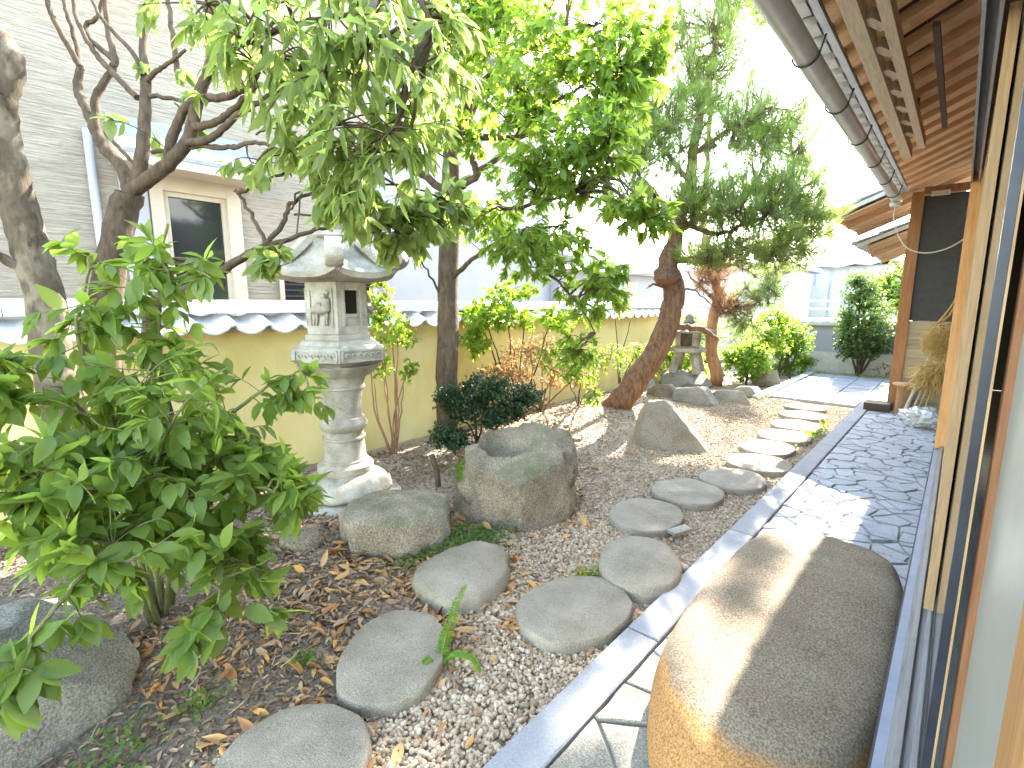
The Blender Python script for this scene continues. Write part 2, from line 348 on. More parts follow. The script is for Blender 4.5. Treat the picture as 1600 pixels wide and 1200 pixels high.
SMALL = (A([(0, 0, 0), (.24, .45, .06), (0, 1, -.08), (-.24, .45, .06)]), A([(0, 1, 2, 3)]))
SMALL2 = (A([(0, 0, 0), (.25, .4, .07), (.02, .5, 0), (-.25, .4, .07), (0, 1, -.1)]), A([(0, 1, 4, 2), (0, 2, 4, 3)]))
NEEDLE = (A([(-.012, 0, 0), (.012, 0, 0), (.004, 1, -.05), (-.004, 1, -.05)]), A([(0, 1, 2, 3)]))

def frames(D, Nn):      # rotation matrices with columns (side, direction, normal)
    D = D/np.linalg.norm(D, axis=1, keepdims=True); X = np.cross(D, Nn); X /= np.maximum(np.linalg.norm(X, axis=1, keepdims=True), 1e-6)
    Z = np.cross(X, D); return np.stack([X, D, Z], 2)
def ball(n, shell=.5):
    d = rng.normal(size=(n, 3)); d /= np.linalg.norm(d, axis=1, keepdims=True); return d*(rng.random(n)**shell)[:, None]
# ---------------------------------------------------------------- ground
def gh(x, y):
    h = -.035 + .16*math.exp(-((x+3.5)/1.0)**2 - ((y-6.2)/2.2)**2) + .07*math.exp(-((x+3.2)/1.1)**2 - ((y-.6)/1.3)**2)
    h += .06*math.exp(-((x+3.9)/.5)**2 - ((y-3.2)/1.6)**2)
    e = min(max((-1.25-x)/.6, 0), 1)
    return h + e*(.022*mnoise.noise((x*2.2, y*2.2, 3.)) + .008*mnoise.noise((x*9, y*9, 1.)))
xs = np.concatenate([[-250, -90, -40, -20, -12, -8, -6.5], np.linspace(-5.5, -.9, 116), [-.5, 0, 2, 6, 12, 30, 90, 250]])
ys = np.concatenate([[-250, -80, -30, -12, -5, -2.5], np.linspace(-1.6, 9, 210), np.linspace(9.3, 16, 16), [20, 30, 50, 90, 250]])
nx, ny = len(xs), len(ys); g = MB()
def gz(x, y):
    if -5.6 < x < -.9 and -1.7 < y < 13: return gh(x, y)
    return -.05
g.add([(x, y, gz(x, y)) for y in ys for x in xs], [(j*nx+i, j*nx+i+1, (j+1)*nx+i+1, (j+1)*nx+i) for j in range(ny-1) for i in range(nx-1)])
ground = g.build('ground', 'soil', None, True); ground['kind'] = 'structure'

# ---------------------------------------------------------------- path: kerb, crazy paving, slate yard
path = structure('path', (-.45, 4, 0))
b = MB(); b.box((-.845, .2, -.2), (.10, 8.78, -.004)); b.build('mortar_bed', 'mortar', path)
kerb = structure('kerb', (-.92, 4, 0))
y = -.55
for ln in (1.45, 1.02, 1.36, 1.36, 1.4, 1.36, 1.55):
    k = MB(); x0, x1, y0, y1, e = -1.0, -.85, y+.004, y+ln-.004, .006
    k.add([(x0, y0, -.15), (x1, y0, -.15), (x1, y1, -.15), (x0, y1, -.15), (x0, y0, .016), (x1, y0, .016), (x1, y1, .016), (x0, y1, .016),
           (x0+e, y0+e, .022), (x1-e, y0+e, .022), (x1-e, y1-e, .022), (x0+e, y1-e, .022)],
          [(3,2,1,0), (8,9,10,11)] + [(a, (a+1) % 4, (a+1) % 4+4, a+4) for a in range(4)] + [(a+4, (a+1) % 4+4, (a+1) % 4+8, a+8) for a in range(4)])
    k.build('kerb_stone', 'kerb', kerb); y += ln
def clip(poly, p, n):      # keep the side where (q-p).n <= 0
    out = []
    for i in range(len(poly)):
        a, c = poly[i], poly[(i+1) % len(poly)]; da, dc = np.dot(A(a)-p, n), np.dot(A(c)-p, n)
        if da <= 0: out.append(tuple(a))
        if da*dc < 0: t = da/(da-dc); out.append(tuple(A(a)+(A(c)-A(a))*t))
    return out
def voronoi(seeds, rect, gap, wts=None):
    x0, y0, x1, y1 = rect; res = []
    for i, s in enumerate(seeds):
        poly = [(x0, y0), (x1, y0), (x1, y1), (x0, y1)]; 
        for j, t in enumerate(seeds):
            if i == j or np.linalg.norm(t-s) > 1.6: continue
            d = t-s; n = d/np.linalg.norm(d); k_ = np.clip(.5+(wts[i]-wts[j])/(2*d.dot(d)), .22, .78) if wts is not None else .5; poly = clip(poly, s+d*k_ - n*gap/2, n)
            if len(poly) < 3: break
        if len(poly) >= 3: res.append(poly)
    return res
def rough_poly(poly, amp, seed):
    out = []
    for i in range(len(poly)):
        a, c = A(poly[i]), A(poly[(i+1) % len(poly)]); ln = np.linalg.norm(c-a); k = max(1, int(ln/.07)); n = A((c[1]-a[1], a[0]-c[0]))/max(ln, 1e-6)
        for t in range(k):
            q = a + (c-a)*t/k; q = q - n*amp*abs(mnoise.noise((q[0]*9, q[1]*9, seed))) ; out.append(tuple(q))
    return out
prng = np.random.default_rng(5); seeds = []
for _ in range(9000):
    q = A((prng.uniform(-.84, .09), prng.uniform(.3, 8.74))); r = (.10 if q[1] > 2.6 else .17)*prng.uniform(.8, 1.9)
    if not seeds or (np.linalg.norm((A(seeds)-q)*A((.72, 1.3)), axis=1) > r).all(): seeds.append(q)
for i, poly in enumerate(voronoi(seeds, (-.842, .25, .095, 8.74), .010, prng.uniform(-.012, .012, len(seeds)))):
    k = MB(); k.prism(rough_poly(poly, .016, i), -.03, .012 + prng.uniform(-.005, .006), .005)
    k.build('paving_stone', 'flagdark' if np.mean(A(poly), 0)[1] < 1.75 else 'flag', path)
yard = structure('slate_yard', (-1.4, 10.3, 0))
b = MB(); b.box((-2.25, 8.80, -.2), (.2, 12.4, -.006)); b.build('mortar_bed', 'mortar', yard)
for i in range(8):
    for j in range(6):
        x0 = -2.24+j*.41; y0 = 8.81+i*.445+(.0 if j % 2 else .0); t = MB()
        t.prism([(x0+.006, y0+.006), (x0+.404, y0+.006), (x0+.404, y0+.439), (x0+.006, y0+.439)], -.03, .010+prng.uniform(-.003, .004), .005); t.build('slate_tile', 'slate', yard)
b = MB(); b.box((-2.4, 8.55, -.15), (-2.255, 12.8, .03)); b.build('edging_strip', 'white2', yard)

# ---------------------------------------------------------------- stones
def rock_mesh(c, size, rot, seed, cuts=(), p=2.6, amp=.12, sub=4, fine=.03, dent=None):
    import bmesh
    bm = bmesh.new(); bmesh.ops.create_icosphere(bm, subdivisions=sub, radius=1.)
    V = A([v.co[:] for v in bm.verts]); F = [tuple(v.index for v in f.verts) for f in bm.faces]; bm.free()
    r = (np.abs(V)**p).sum(1)**(-1/p); out = []
    cr, sr = math.cos(rot), math.sin(rot)
    for d, k in zip(V, r):
        n1 = mnoise.fractal((d[0]*1.3+seed, d[1]*1.3, d[2]*1.3), .8, 2., 4); n2 = mnoise.fractal((d[0]*6+seed, d[1]*6, d[2]*6), .9, 2., 4)
        q = d*k*(1+amp*n1+fine*n2)
        for n, dd in cuts:
            n = nrm(n); e = q.dot(n)-dd
            if e > 0: q = q - n*e*.93
        q = q*A(size)
        if dent:
            dx = math.hypot(q[0]-dent[0], q[1]-dent[1]); 
            if dx < dent[2] and q[2] > 0: q = q - A((0, 0, dent[3]*(1-(dx/dent[2])**2)**.6 if dx < dent[2] else 0))
        out.append((c[0]+q[0]*cr-q[1]*sr, c[1]+q[0]*sr+q[1]*cr, c[2]+q[2]))
    return out, F
def rock(name, c, size, rot, seed, mat, label, cat='rock', group=None, angle=50, parent=None, **kw):
    v, f = rock_mesh(c, size, rot, seed, **kw); b = MB(); b.add(v, f)
    o = b.build(name, mat, parent, True, angle, loc=(c[0], c[1], max(c[2]-size[2], -.05)) if parent is None else None)
    if parent is None:
        o['label'] = label; o['category'] = cat
        if group: o['group'] = group
    return o
# the shoe stone: a big flat-topped slab by the sill
def slab(name, cx, cy, hx, hy, z0, z1, mat, p=4., rot=0., seed=0., edge=.09, wob=.03, n=96, dome=.012, skew=None):
    b = MB(); prof = [(.90, z0), (.985, z0+.05), (1.01, z0+(z1-z0)*.45)]
    for a in np.linspace(0, math.pi/2, 6): prof.append((1.0-edge*(1-math.cos(a))-.004, z1-edge*.75*(1-math.sin(a))))
    prof += [(.78, z1+dome*.5), (.5, z1+dome), (.2, z1+dome*1.2), (.02, z1+dome*1.2)]
    def fn(a, z):
        c, s = math.cos(a), math.sin(a); r = (abs(c)**p+abs(s)**p)**(-1/p)
        w = 1+wob*mnoise.fractal((c*1.4+seed, s*1.4, z*2), .8, 2., 4)+.006*mnoise.noise((c*9+seed, s*9, z*14)); return r*w
    vs = []; cr, sr = math.cos(rot), math.sin(rot)
    for r, z in prof:
        for j in range(n):
            a = 2*math.pi*j/n; q = r*fn(a, z); x, y = q*math.cos(a)*hx, q*math.sin(a)*hy
            if skew: x, y = skew(x, y, max(0, min(1, (z-z0)/(z1-z0))))
            zz = z + .006*mnoise.noise((x*5+seed, y*5, 0))*(1 if z > z0+.03 else 0)
            vs.append((cx+x*cr-y*sr, cy+x*sr+y*cr, zz))
    m = len(prof); fs = [(i*n+j, i*n+(j+1) % n, (i+1)*n+(j+1) % n, (i+1)*n+j) for i in range(m-1) for j in range(n)]
    fs += [tuple(range(n))[::-1], tuple((m-1)*n+j for j in range(n))]
    b.add(vs, fs); return b.build(name, mat, None, True, 40, loc=(cx, cy, z0))
o = slab('shoe_stone', -.385, 2.12, .365, .96, -.02, .285, 'shoe', p=3.6, rot=.02, seed=4, edge=.17, wob=.03,
         skew=lambda x, y, f: ((x - (.5+.5*math.tanh(x/.16))*.10*(max(-y, 0)/.96)**3 + (.5-.5*math.tanh(x/.16))*.12*(max(-y-.3, 0)/.66)**2)*(1-.10*f*f*(max(-y, 0)/.96)**2), y*(1-.13*f**1.5 if y < 0 else 1)))
o['label'] = 'large flat brown stone slab with rust stained flank beside the door sill'; o['category'] = 'shoe stone'
ST = [(-1.47,.56,.245,.25,.3,'round grey stepping stone cut off by the bottom edge of the photo'),
 (-1.66,1.09,.225,.30,.7,'round grey stepping stone with a fern frond leaning on its edge'),
 (-1.91,1.72,.25,.31,.2,'rough domed stepping stone beside the green ground cover patch'),
 (-1.27,1.88,.25,.31,-.2,'round grey stepping stone with small weeds on top, nearest the kerb joint'),
 (-1.22,2.46,.235,.31,.4,'dark domed stepping stone almost touching the kerb'),
 (-1.53,3.15,.25,.31,.15,'oval flat stepping stone with a broken white chip beside it'),
 (-1.49,3.78,.275,.29,0,'flat oval stepping stone just past the one with the white chip'),
 (-1.32,4.32,.27,.29,0,'flat oval stepping stone at the corner of the sunlit kerb stretch'),
 (-1.28,4.94,.29,.29,.3,'dark oval stepping stone half in the shadow of the eaves'),
 (-1.37,5.55,.26,.31,0,'pale stepping stone next beyond the dark half shaded one'),
 (-1.36,6.18,.28,.31,.2,'pale stepping stone fourth from the slate yard'),
 (-1.38,6.84,.285,.31,0,'pale stepping stone third from the slate yard'),
 (-1.45,7.53,.295,.28,.1,'pale stepping stone second from the slate yard'),
 (-1.55,8.14,.28,.23,0,'pale stepping stone right in front of the slate yard')]
for i, (x, y, hx, hy, r, lab) in enumerate(ST):
    dome = .03 if i in (2, 4) else .006; top = .06 if i in (2, 4) else (.03 if i < 4 else .02)
    o = slab('stepping_stone', x, y, hx, hy, -.10, top, 'step', p=2.15, rot=r, seed=i*7.3+2, edge=(.10 if i in (2, 4) else .045), wob=.04 if i != 2 else .12, n=64, dome=dome)
    o['label'] = lab; o['category'] = 'stepping stone'; o['group'] = 'stepping stones along the gravel'
o = slab('flat_rock', -2.62, 1.80, .33, .29, -.08, .20, 'rock', p=2.6, rot=.75, seed=31, edge=.10, wob=.16, n=72, dome=.02)
o['label'] = 'dark flat topped rock dappled with sun in front of the tall lantern'; o['category'] = 'rock'
rock('basin_rock', (-2.38, 2.74, .15), (.41, .45, .38), .4, 8.2, 'rock', 'big brown boulder with a mossy hollow in its top', p=3.1, amp=.2, sub=5, fine=.06,
     cuts=[((.12, -.42, 1), .80), ((.8, -.65, .15), .95), ((-.25, -1, .1), 1.0)], dent=(-.11, -.02, .20, .20))
rock('pointed_rock', (-2.25, 5.05, .06), (.46, .36, .43), .25, 3.3, 'tanrock', 'pointed tan rock with sharp facets standing alone on the gravel', p=2.2, amp=.14, fine=.04, angle=25,
     cuts=[((.35, -.8, .5), .56), ((-.95, -.25, .25), .70), ((.75, .1, .65), .58), ((.2, .9, .45), .6), ((-.1, .1, 1), .95)])
rock('boulder', (-2.44, -.06, .03), (.33, .38, .35), .5, 12.1, 'greyrock', 'big grey boulder under the leafy shrub in the near corner', p=2.8, amp=.12, sub=5, fine=.035, cuts=[((.5, .5, .75), .82), ((.9, -.2, .1), .92)])
for i, (c, s, r, m_, lab) in enumerate([
    ((-3.72, 9.05, .07), (.48, .42, .24), .3, 'greyrock', 'wide grey rock the little stone lantern stands on'),
    ((-2.85, 7.35, .02), (.36, .30, .30), .9, 'greyrock', 'bluish grey faceted rock below the little stone lantern'),
    ((-2.55, 7.95, .03), (.30, .22, .17), .2, 'tanrock', 'low tan rock between the lantern rock and the stepping stones'),
    ((-2.50, 8.75, .02), (.22, .2, .15), .5, 'greyrock', 'small pale rock beyond the low tan one'),
    ((-2.62, 10.2, .08), (.26, .24, .22), 0., 'tanrock', 'mossy tan rock at the foot of the bright shrubs'),
    ((-3.35, 7.35, .03), (.28, .26, .27), 1.1, 'rock', 'dark brown rock wedged beside the faceted grey rock'),
    ((-4.05, 8.0, .05), (.25, .25, .2), .4, 'greyrock', 'sunlit pale rock behind the leaning pine trunk')]):
    rock('garden_rock', c, s, r, 20+i*5.7, m_, lab, 'rock', 'rocks around the little lantern', p=2.4, amp=.16, angle=35,
         cuts=[((.6, -.5, .5), .72), ((-.4, -.8, .3), .8), ((0, .2, 1), .8), ((.9, .4, .2), .75)])
rock('small_rock', (-2.92, 1.28, .02), (.14, .11, .09), .4, 71., 'rock', 'small mossy yellowish rock at the lantern foot by the shrub', amp=.15, sub=3)
rock('white_pebble', (-1.05, 2.62, .0), (.05, .035, .025), .4, 75., 'lantern', 'small white pebble between the dark stepping stone and kerb', 'pebble', amp=.15, sub=2)
b = MB(); b.beam((-1.27, 2.98, .012), (-1.21, 3.12, .02), .07, .02); o = b.build('stone_chip', 'lantern', None, loc=(-1.24, 3.05, .0)); o['label'] = 'broken white stone chip lying on the gravel by an oval stepping stone'; o['category'] = 'stone chip'

# ---------------------------------------------------------------- gravel and leaf litter (nobody could count them)
import bmesh
def ico(sub):
    bm = bmesh.new(); bmesh.ops.create_icosphere(bm, subdivisions=sub, radius=1.); v = A([q.co[:] for q in bm.verts]); f = A([[q.index for q in t.verts] for t in bm.faces]); bm.free(); return v, f
stones_xy = [(s[0], s[1], s[2]*.93, s[3]*.93) for s in ST] + [(-2.68, 1.78, .33, .33), (-2.38, 2.74, .40, .42), (-2.26, 5.05, .28, .3), (-2.42, 0, .3, .35), (-3.5, 1.93, .38, .38)]
def on_stone(x, y): return any(((x-a)/r)**2+((y-b_)/s)**2 < 1 for a, b_, r, s in stones_xy)
def rand_rot(n):
    q = rng.normal(size=(n, 4)); q /= np.linalg.norm(q, axis=1, keepdims=True); w, x, y, z = q.T
    return np.stack([np.stack([1-2*(y*y+z*z), 2*(x*y-w*z), 2*(x*z+w*y)], 1), np.stack([2*(x*y+w*z), 1-2*(x*x+z*z), 2*(y*z-w*x)], 1), np.stack([2*(x*z-w*y), 2*(y*z+w*x), 1-2*(x*x+y*y)], 1)], 1)
def gravel(name, n, sub, box, sz, dens, tv_seed):
    tv, tf = ico(sub); tv = tv*(1+.22*A([mnoise.noise((v[0]*1.7+tv_seed, v[1]*1.7, v[2]*1.7)) for v in tv]))[:, None]*A((1, .8, .62))
    P_ = []
    while len(P_) < n:
        x, y = rng.uniform(box[0], box[2]), rng.uniform(box[1], box[3])
        if rng.random() > dens(x, y) or on_stone(x, y): continue
        P_.append((x, y, gh(x, y)+rng.uniform(-.004, .010)))
    s = rng.uniform(sz[0], sz[1], len(P_))*rng.uniform(.7, 1.2, len(P_))
    return batch_mesh(name, tv, tf, rand_rot(len(P_))*s[:, None, None], A(P_), 'gravel', None, sub > 1, kind='stuff')
def dens_near(x, y):       # clean gravel band between kerb and stepping stones, thinning to the soil side
    edge = -1.50 - .05*math.sin(y*5) - .75*max(0, y-1.35)**1.3
    return 1. if x > edge else max(0, 1-(edge-x)/.28)**2*.55
gravel('gravel', 10500, 2, (-2.3, .2, -1.005, 2.9), (.008, .0155), dens_near, 1.)
gravel('gravel', 20000, 1, (-3.4, 2.6, -1.005, 8.7), (.008, .015), lambda x, y: min(1, max(.12, (x+3.3)/1.5)), 2.)
gravel('gravel', 3500, 1, (-4.3, .3, -2., 8.5), (.006, .013), lambda x, y: 1. if y > 3 else .12, 3.)
# individual fallen leaves lying about the near stepping stones, and the finer litter under everything
deadv = [leaf_template(.36, c, f) for c, f in ((.3, .35), (-.35, .3), (.55, .5), (-.15, -.4), (.1, .2))]
dead_meshes = []
for k, (tv, tf) in enumerate(deadv):
    tw = .5*(k-2)*.5; tv = A([(v[0]*math.cos(tw*v[1])-v[2]*math.sin(tw*v[1]), v[1]-.5, v[0]*math.sin(tw*v[1])+v[2]*math.cos(tw*v[1])) for v in tv])
    me = bpy.data.meshes.new('dead_leaf'); me.from_pydata([tuple(v) for v in tv], [], [tuple(map(int, f)) for f in tf]); me.materials.append(M['deadleaf']); me.polygons.foreach_set('use_smooth', [True]*len(me.polygons)); dead_meshes.append(me)
def leaf_dens(x, y):
    d = min(abs(math.hypot((x-a)/r, (y-b_)/s)-1.15) for a, b_, r, s in stones_xy[:5]+stones_xy[14:16])
    w = math.exp(-(d/.28)**2)*(1. if x < -1.35 else .35); return min(1, w + (.35 if x < -2.0 else .04))
LANDMARKS = [(-1.47, .56, 'by the bottom edge stepping stone'), (-1.66, 1.09, 'round the stepping stone with fern'), (-1.91, 1.72, 'round the stone beside green ground cover'), (-1.27, 1.88, 'round the weedy stepping stone'),
    (-1.22, 2.46, 'round the dark domed stepping stone'), (-1.53, 3.15, 'round the stepping stone with the white chip'), (-2.62, 1.80, 'round the dark flat topped rock'), (-2.38, 2.74, 'round the hollowed boulder'), (-2.25, 4.6, 'near the pointed tan rock'), (-2.3, .5, 'beside the big grey corner boulder'), (-2.4, 1.1, 'between leafy shrub and flat rock'), (-1.5, 4.2, 'by the far oval stepping stones')]
k = 0
while k < 290:
    x, y = rng.uniform(-2.75, -1.03), rng.uniform(.35, 2.9) if k < 240 else rng.uniform(2.5, 5)
    if on_stone(x, y) or rng.random() > leaf_dens(x, y): continue
    o = bpy.data.objects.new('fallen_leaf', dead_meshes[k % 5]); COL.objects.link(o)
    o.location = (x, y, gh(x, y)+rng.uniform(.012, .03)); sc = rng.uniform(.05, .115); o.scale = (sc, sc, sc)
    o.rotation_euler = (rng.normal(0, .28), rng.normal(0, .35), rng.uniform(0, 6.28))
    dn = [(math.hypot(x-a, y-b_), t_) for a, b_, t_ in LANDMARKS]
    o['label'] = ('curled ' if k % 5 in (0, 1, 2) else 'flat ')+'brown fallen leaf on the ground '+min(dn)[1]; o['category'] = 'leaf'; o['group'] = 'fallen leaves on the garden ground'; k += 1
def litter_(n, box, sz, dens, mat):
    P_ = []
    while len(P_) < n:
        x, y = rng.uniform(box[0], box[2]), rng.uniform(box[1], box[3])
        if on_stone(x, y) or rng.random() > dens(x, y): continue
        P_.append((x, y, gh(x, y)+rng.uniform(.0, .014)))
    m = len(P_); a = rng.uniform(0, 6.28, m); D = np.stack([np.cos(a), np.sin(a), rng.normal(0, .28, m)], 1); Nn = np.stack([rng.normal(0, .45, m), rng.normal(0, .45, m), np.ones(m)], 1)
    s = rng.uniform(sz[0], sz[1], m); tv, tf = leaf_template(.32, .25, .3, (0, .3, .7, 1.))
    batch_mesh('leaf_litter', tv, tf, frames(D, Nn)*s[:, None, None], A(P_), mat, None, kind='stuff')
litter_(13000, (-4.3, -.6, -1.5, 2.9), (.012, .05), lambda x, y: .95 if x < -1.75 else .4, 'litter')
litter_(1000, (-3.4, .7, -2.0, 1.75), (.03, .085), lambda x, y: 1., 'litter')
litter_(1500, (-2.6, .3, -1.15, 2.6), (.03, .08), lambda x, y: leaf_dens(x, y), 'deadleaf')
litter_(7500, (-4.35, 2.6, -1.6, 8.4), (.015, .055), lambda x, y: .9 if x < -2.9 or y < 4 else .35, 'litter')
litter_(1200, (-4.4, 3.4, -3.2, 6.2), (.02, .06), lambda x, y: 1., 'deadleaf')
# sticks: fine brown straws and twigs strewn on the soil
b = MB()
for _ in range(260):
    x, y = rng.uniform(-4.2, -1.2), rng.uniform(.2, 7)
    if on_stone(x, y): continue
    a = rng.uniform(0, 6.28); l = rng.uniform(.04, .16); z = gh(x, y)
    b.tube([(x, y, z+.012), (x+math.cos(a)*l*.5, y+math.sin(a)*l*.5, z+.022), (x+math.cos(a+.3)*l, y+math.sin(a+.3)*l, z+.014)], .0025, 3)
o = b.build('twig_litter', 'twigdry', None); o['kind'] = 'stuff'

# ---------------------------------------------------------------- garden wall with tile coping
gw = thing('garden_wall', (-4.6, 4.5, 0), 'ochre plaster garden wall capped with silver grey roof tiles', 'wall')
b = MB(); b.box((-4.68, -4, -.15), (-4.46, 10.6, 1.27)); b.build('plaster_wall', 'ochre', gw)
b = MB(); b.box((-4.70, -4, 1.272), (-4.44, 10.6, 1.30)); b.build('coping_bed', 'mortarwhite', gw)
def pantile(w, l, th=.016, drop=.13, out=1, c=(0, 0, 0), nseg=10):      # one wave tile: valley then roll, sloping outwards along +x*out
    top = []; nl = 4
    for i in range(nl+1):
        t = i/nl
        for j in range(nseg+1):
            u = j/nseg; z = -.040*math.sin(math.pi*min(u/.74, 1)) if u < .74 else .030*math.sin(math.pi*(u-.74)/.26)
            top.append((c[0]+out*t*l, c[1]+(u-.5)*w*1.06, c[2]-drop*t+z+(.004 if i == nl else 0)))
    n = nseg+1; m = len(top); vs = top + [(q[0], q[1], q[2]-th) for q in top]
    fs = []
    for i in range(nl):
        for j in range(nseg):
            a = i*n+j; q = (a, a+n, a+n+1, a+1) if out > 0 else (a, a+1, a+n+1, a+n); fs += [q, tuple(x+m for x in q[::-1])]
    ring = [j for j in range(n)] + [i*n+nseg for i in range(1, nl+1)] + [nl*n+j for j in range(nseg-1, -1, -1)] + [i*n for i in range(nl-1, 0, -1)]
    for i in range(len(ring)): a, d = ring[i], ring[(i+1) % len(ring)]; fs.append((a, d, d+m, a+m) if out < 0 else (d, a, a+m, d+m))
    return MB().add(vs, fs)
TW = .272
for side in (1, -1):
    src = None
    for k in range(53):
        yk = -3.8 + k*TW
        if src is None:
            src = pantile(TW, .29, out=side, c=(-4.57, 0, 1.44)).build('coping_tile', 'tile', gw, True, 40); base = src.location.copy(); src.location = (0, yk, 0)
        else: copy_at(src, gw, (0, yk+prng.uniform(-.004, .004), prng.uniform(-.003, .003)))
for lay, (w, z0, z1) in enumerate(((.15, 1.425, 1.455), (.12, 1.458, 1.485))):
    y = -4.
    while y < 10.5:
        t = MB(); t.box((-4.57-w, y+.003, z0), (-4.57+w, y+.297, z1)) if False else t.box((-4.57-w/1.0, y+.003, z0), (-4.57+w/1.0, y+.297, z1)); 
        t.build('ridge_tile', 'tile', gw); y += .30
b = MB(); b.tube([(-4.57, -4, 1.485), (-4.57, 10.6, 1.485)], .05, 10); b.build('ridge_cap', 'tile', gw, True, 40)

# ---------------------------------------------------------------- neighbours behind the wall
nh = thing('neighbour_house', (-6.4, 1, 0), 'beige rough plastered house with a hooded window behind the garden wall', 'house')
wy0, wy1, wz0, wz1 = 1.52, 2.22, 1.30, 2.72
b = MB()
for (ya, yb, za, zb) in ((-7, wy0, -.1, 6.5), (wy1, 4.05, -.1, 6.5), (wy0, wy1, -.1, wz0), (wy0, wy1, wz1, 6.5)):
    b.box((-6.5, ya, za), (-6.25, yb, zb))
b.build('plaster_wall', 'comb', nh)
b = MB(); b.box((-12, -7, 6.5), (-5.9, 4.1, 6.65)); b.build('roof', 'hood', nh)
b = MB(); b.box((-12, -7, -.1), (-11.8, 4, 6.5)); b.box((-12, -7.2, -.1), (-6.25, -7, 6.5)); b.box((-11.79, 3.85, -.1), (-6.51, 4.05, 6.5)); b.build('far_wall', 'comb', nh)
fr = MB()
for a, c in (((-6.30, wy0-.06, wz0-.06), (-6.19, wy0+.05, wz1+.1)), ((-6.30, wy1-.05, wz0-.06), (-6.19, wy1+.09, wz1+.1)), ((-6.30, wy0+.05, wz1-.07), (-6.192, wy1-.05, wz1+.1)), ((-6.30, wy0+.05, wz0-.06), (-6.185, wy1-.05, wz0+.05))): fr.box(a, c)
fw = fr.build('window', 'cream', nh)
b = MB(); b.box((-6.285, wy0+.05, wz0+.05), (-6.262, wy1-.05, wz1-.07)); b.build('pane', 'glassdark', fw)
sm = MB(); 
for a, c in (((-6.255, wy0+.05, wz0+.05), (-6.225, wy0+.10, wz1-.07)), ((-6.255, wy1-.10, wz0+.05), (-6.225, wy1-.05, wz1-.07)), ((-6.255, wy0+.10, wz1-.12), (-6.225, wy1-.10, wz1-.07)), ((-6.255, wy0+.10, wz0+.05), (-6.225, wy1-.10, wz0+.10))): sm.box(a, c)
sm.build('sash', 'cream', fw)
b = MB(); b.box((-6.26, wy0-.30, 1.25), (-6.22, wy0-.075, 2.8)); b.build('shutter_box', 'white', nh)
hd = MB(); hd.add([(-6.25, wy0-.34, 3.30), (-6.25, wy1+.16, 3.30), (-5.74, wy1+.20, 2.90), (-5.74, wy0-.38, 2.90), (-6.25, wy0-.34, 3.26), (-6.25, wy1+.16, 3.26), (-5.74, wy1+.20, 2.86), (-5.74, wy0-.38, 2.86)],
    [(0, 3, 2, 1), (4, 5, 6, 7), (0, 1, 5, 4), (1, 2, 6, 5), (2, 3, 7, 6), (3, 0, 4, 7)]); hw = hd.build('window_hood', 'hood', nh)
b = MB(); b.box((-5.78, wy0-.36, 2.78), (-5.745, wy1+.18, 2.858)); b.add([(-6.25, wy0-.34, 2.84), (-6.25, wy0-.34, 3.255), (-5.76, wy0-.36, 2.858), (-5.76, wy0-.36, 2.78)], [(0, 1, 2, 3)]); b.box((-6.245, wy0-.33, 2.80), (-5.785, wy1+.16, 2.83)); b.build('hood_fascia', 'cream', hw)
b = MB(); b.tube([(-6.2, 1.02, -.1), (-6.2, 1.02, 3.1)], .035, 10); b.build('drain_pipe', 'white', nh, True)
# slatted window half hidden by the lantern
bw = MB(); bw.box((-6.245, 2.72, 1.28), (-6.20, 3.97, 1.93)); sw = bw.build('slatted_window', 'glassdark', nh)
b = MB(); b.box((-6.199, 2.68, 1.25), (-6.17, 2.73, 1.96)); b.box((-6.199, 3.96, 1.25), (-6.17, 4.02, 1.96)); b.box((-6.199, 2.73, 1.93), (-6.17, 3.96, 1.97)); b.build('window_frame', 'cream', sw)
for i in range(9):
    b = MB(); b.box((-6.198, 2.735, 1.31+i*.07), (-6.165, 3.955, 1.325+i*.07)); b.build('slat', 'bluealu', sw)
wh = thing('white_building', (-7, 6, 0), 'tall smooth white building behind the middle of the garden wall', 'building')
b = MB(); b.box((-11.5, 4.07, -.1), (-6.62, 8.6, 5.6)); b.build('wall', 'white', wh)
b = MB(); b.box((-11.7, 4.08, 5.6), (-6.35, 8.8, 5.8)); b.build('roof', 'hood', wh)
an = thing('white_annex', (-6.8, 11, 0), 'low white annex with a sunlit eave behind the pine', 'building')
b = MB(); b.box((-9.8, 8.62, -.1), (-6.4, 14.4, 2.25)); b.build('wall', 'white', an)
b = MB(); b.add([(-6.0, 8.63, 2.26), (-6.0, 14.7, 2.26), (-10, 14.7, 3.3), (-10, 8.63, 3.3), (-6.0, 8.63, 2.46), (-6.0, 14.7, 2.46), (-10, 14.7, 3.5), (-10, 8.63, 3.5)], [(0, 1, 2, 3), (4, 7, 6, 5), (0, 4, 5, 1), (1, 5, 6, 2), (2, 6, 7, 3), (3, 7, 4, 0)]); b.build('roof', 'white', an)
b = MB(); b.box((-6.399, 10.6, 1.1), (-6.36, 12.0, 2.05)); w_ = b.build('window', 'cream', an)
b = MB(); b.box((-6.359, 10.68, 1.16), (-6.345, 11.92, 1.98)); b.build('pane', 'white2', w_)
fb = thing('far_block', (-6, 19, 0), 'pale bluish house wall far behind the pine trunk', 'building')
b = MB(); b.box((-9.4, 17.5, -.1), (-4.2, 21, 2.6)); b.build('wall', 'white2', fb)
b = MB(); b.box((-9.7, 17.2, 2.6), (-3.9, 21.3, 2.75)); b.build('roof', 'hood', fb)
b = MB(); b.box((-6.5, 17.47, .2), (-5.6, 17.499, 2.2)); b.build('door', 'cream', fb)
rl = thing('white_railing', (-4.5, 15, 0), 'white garden railing with thin bars beyond the pine', 'railing')
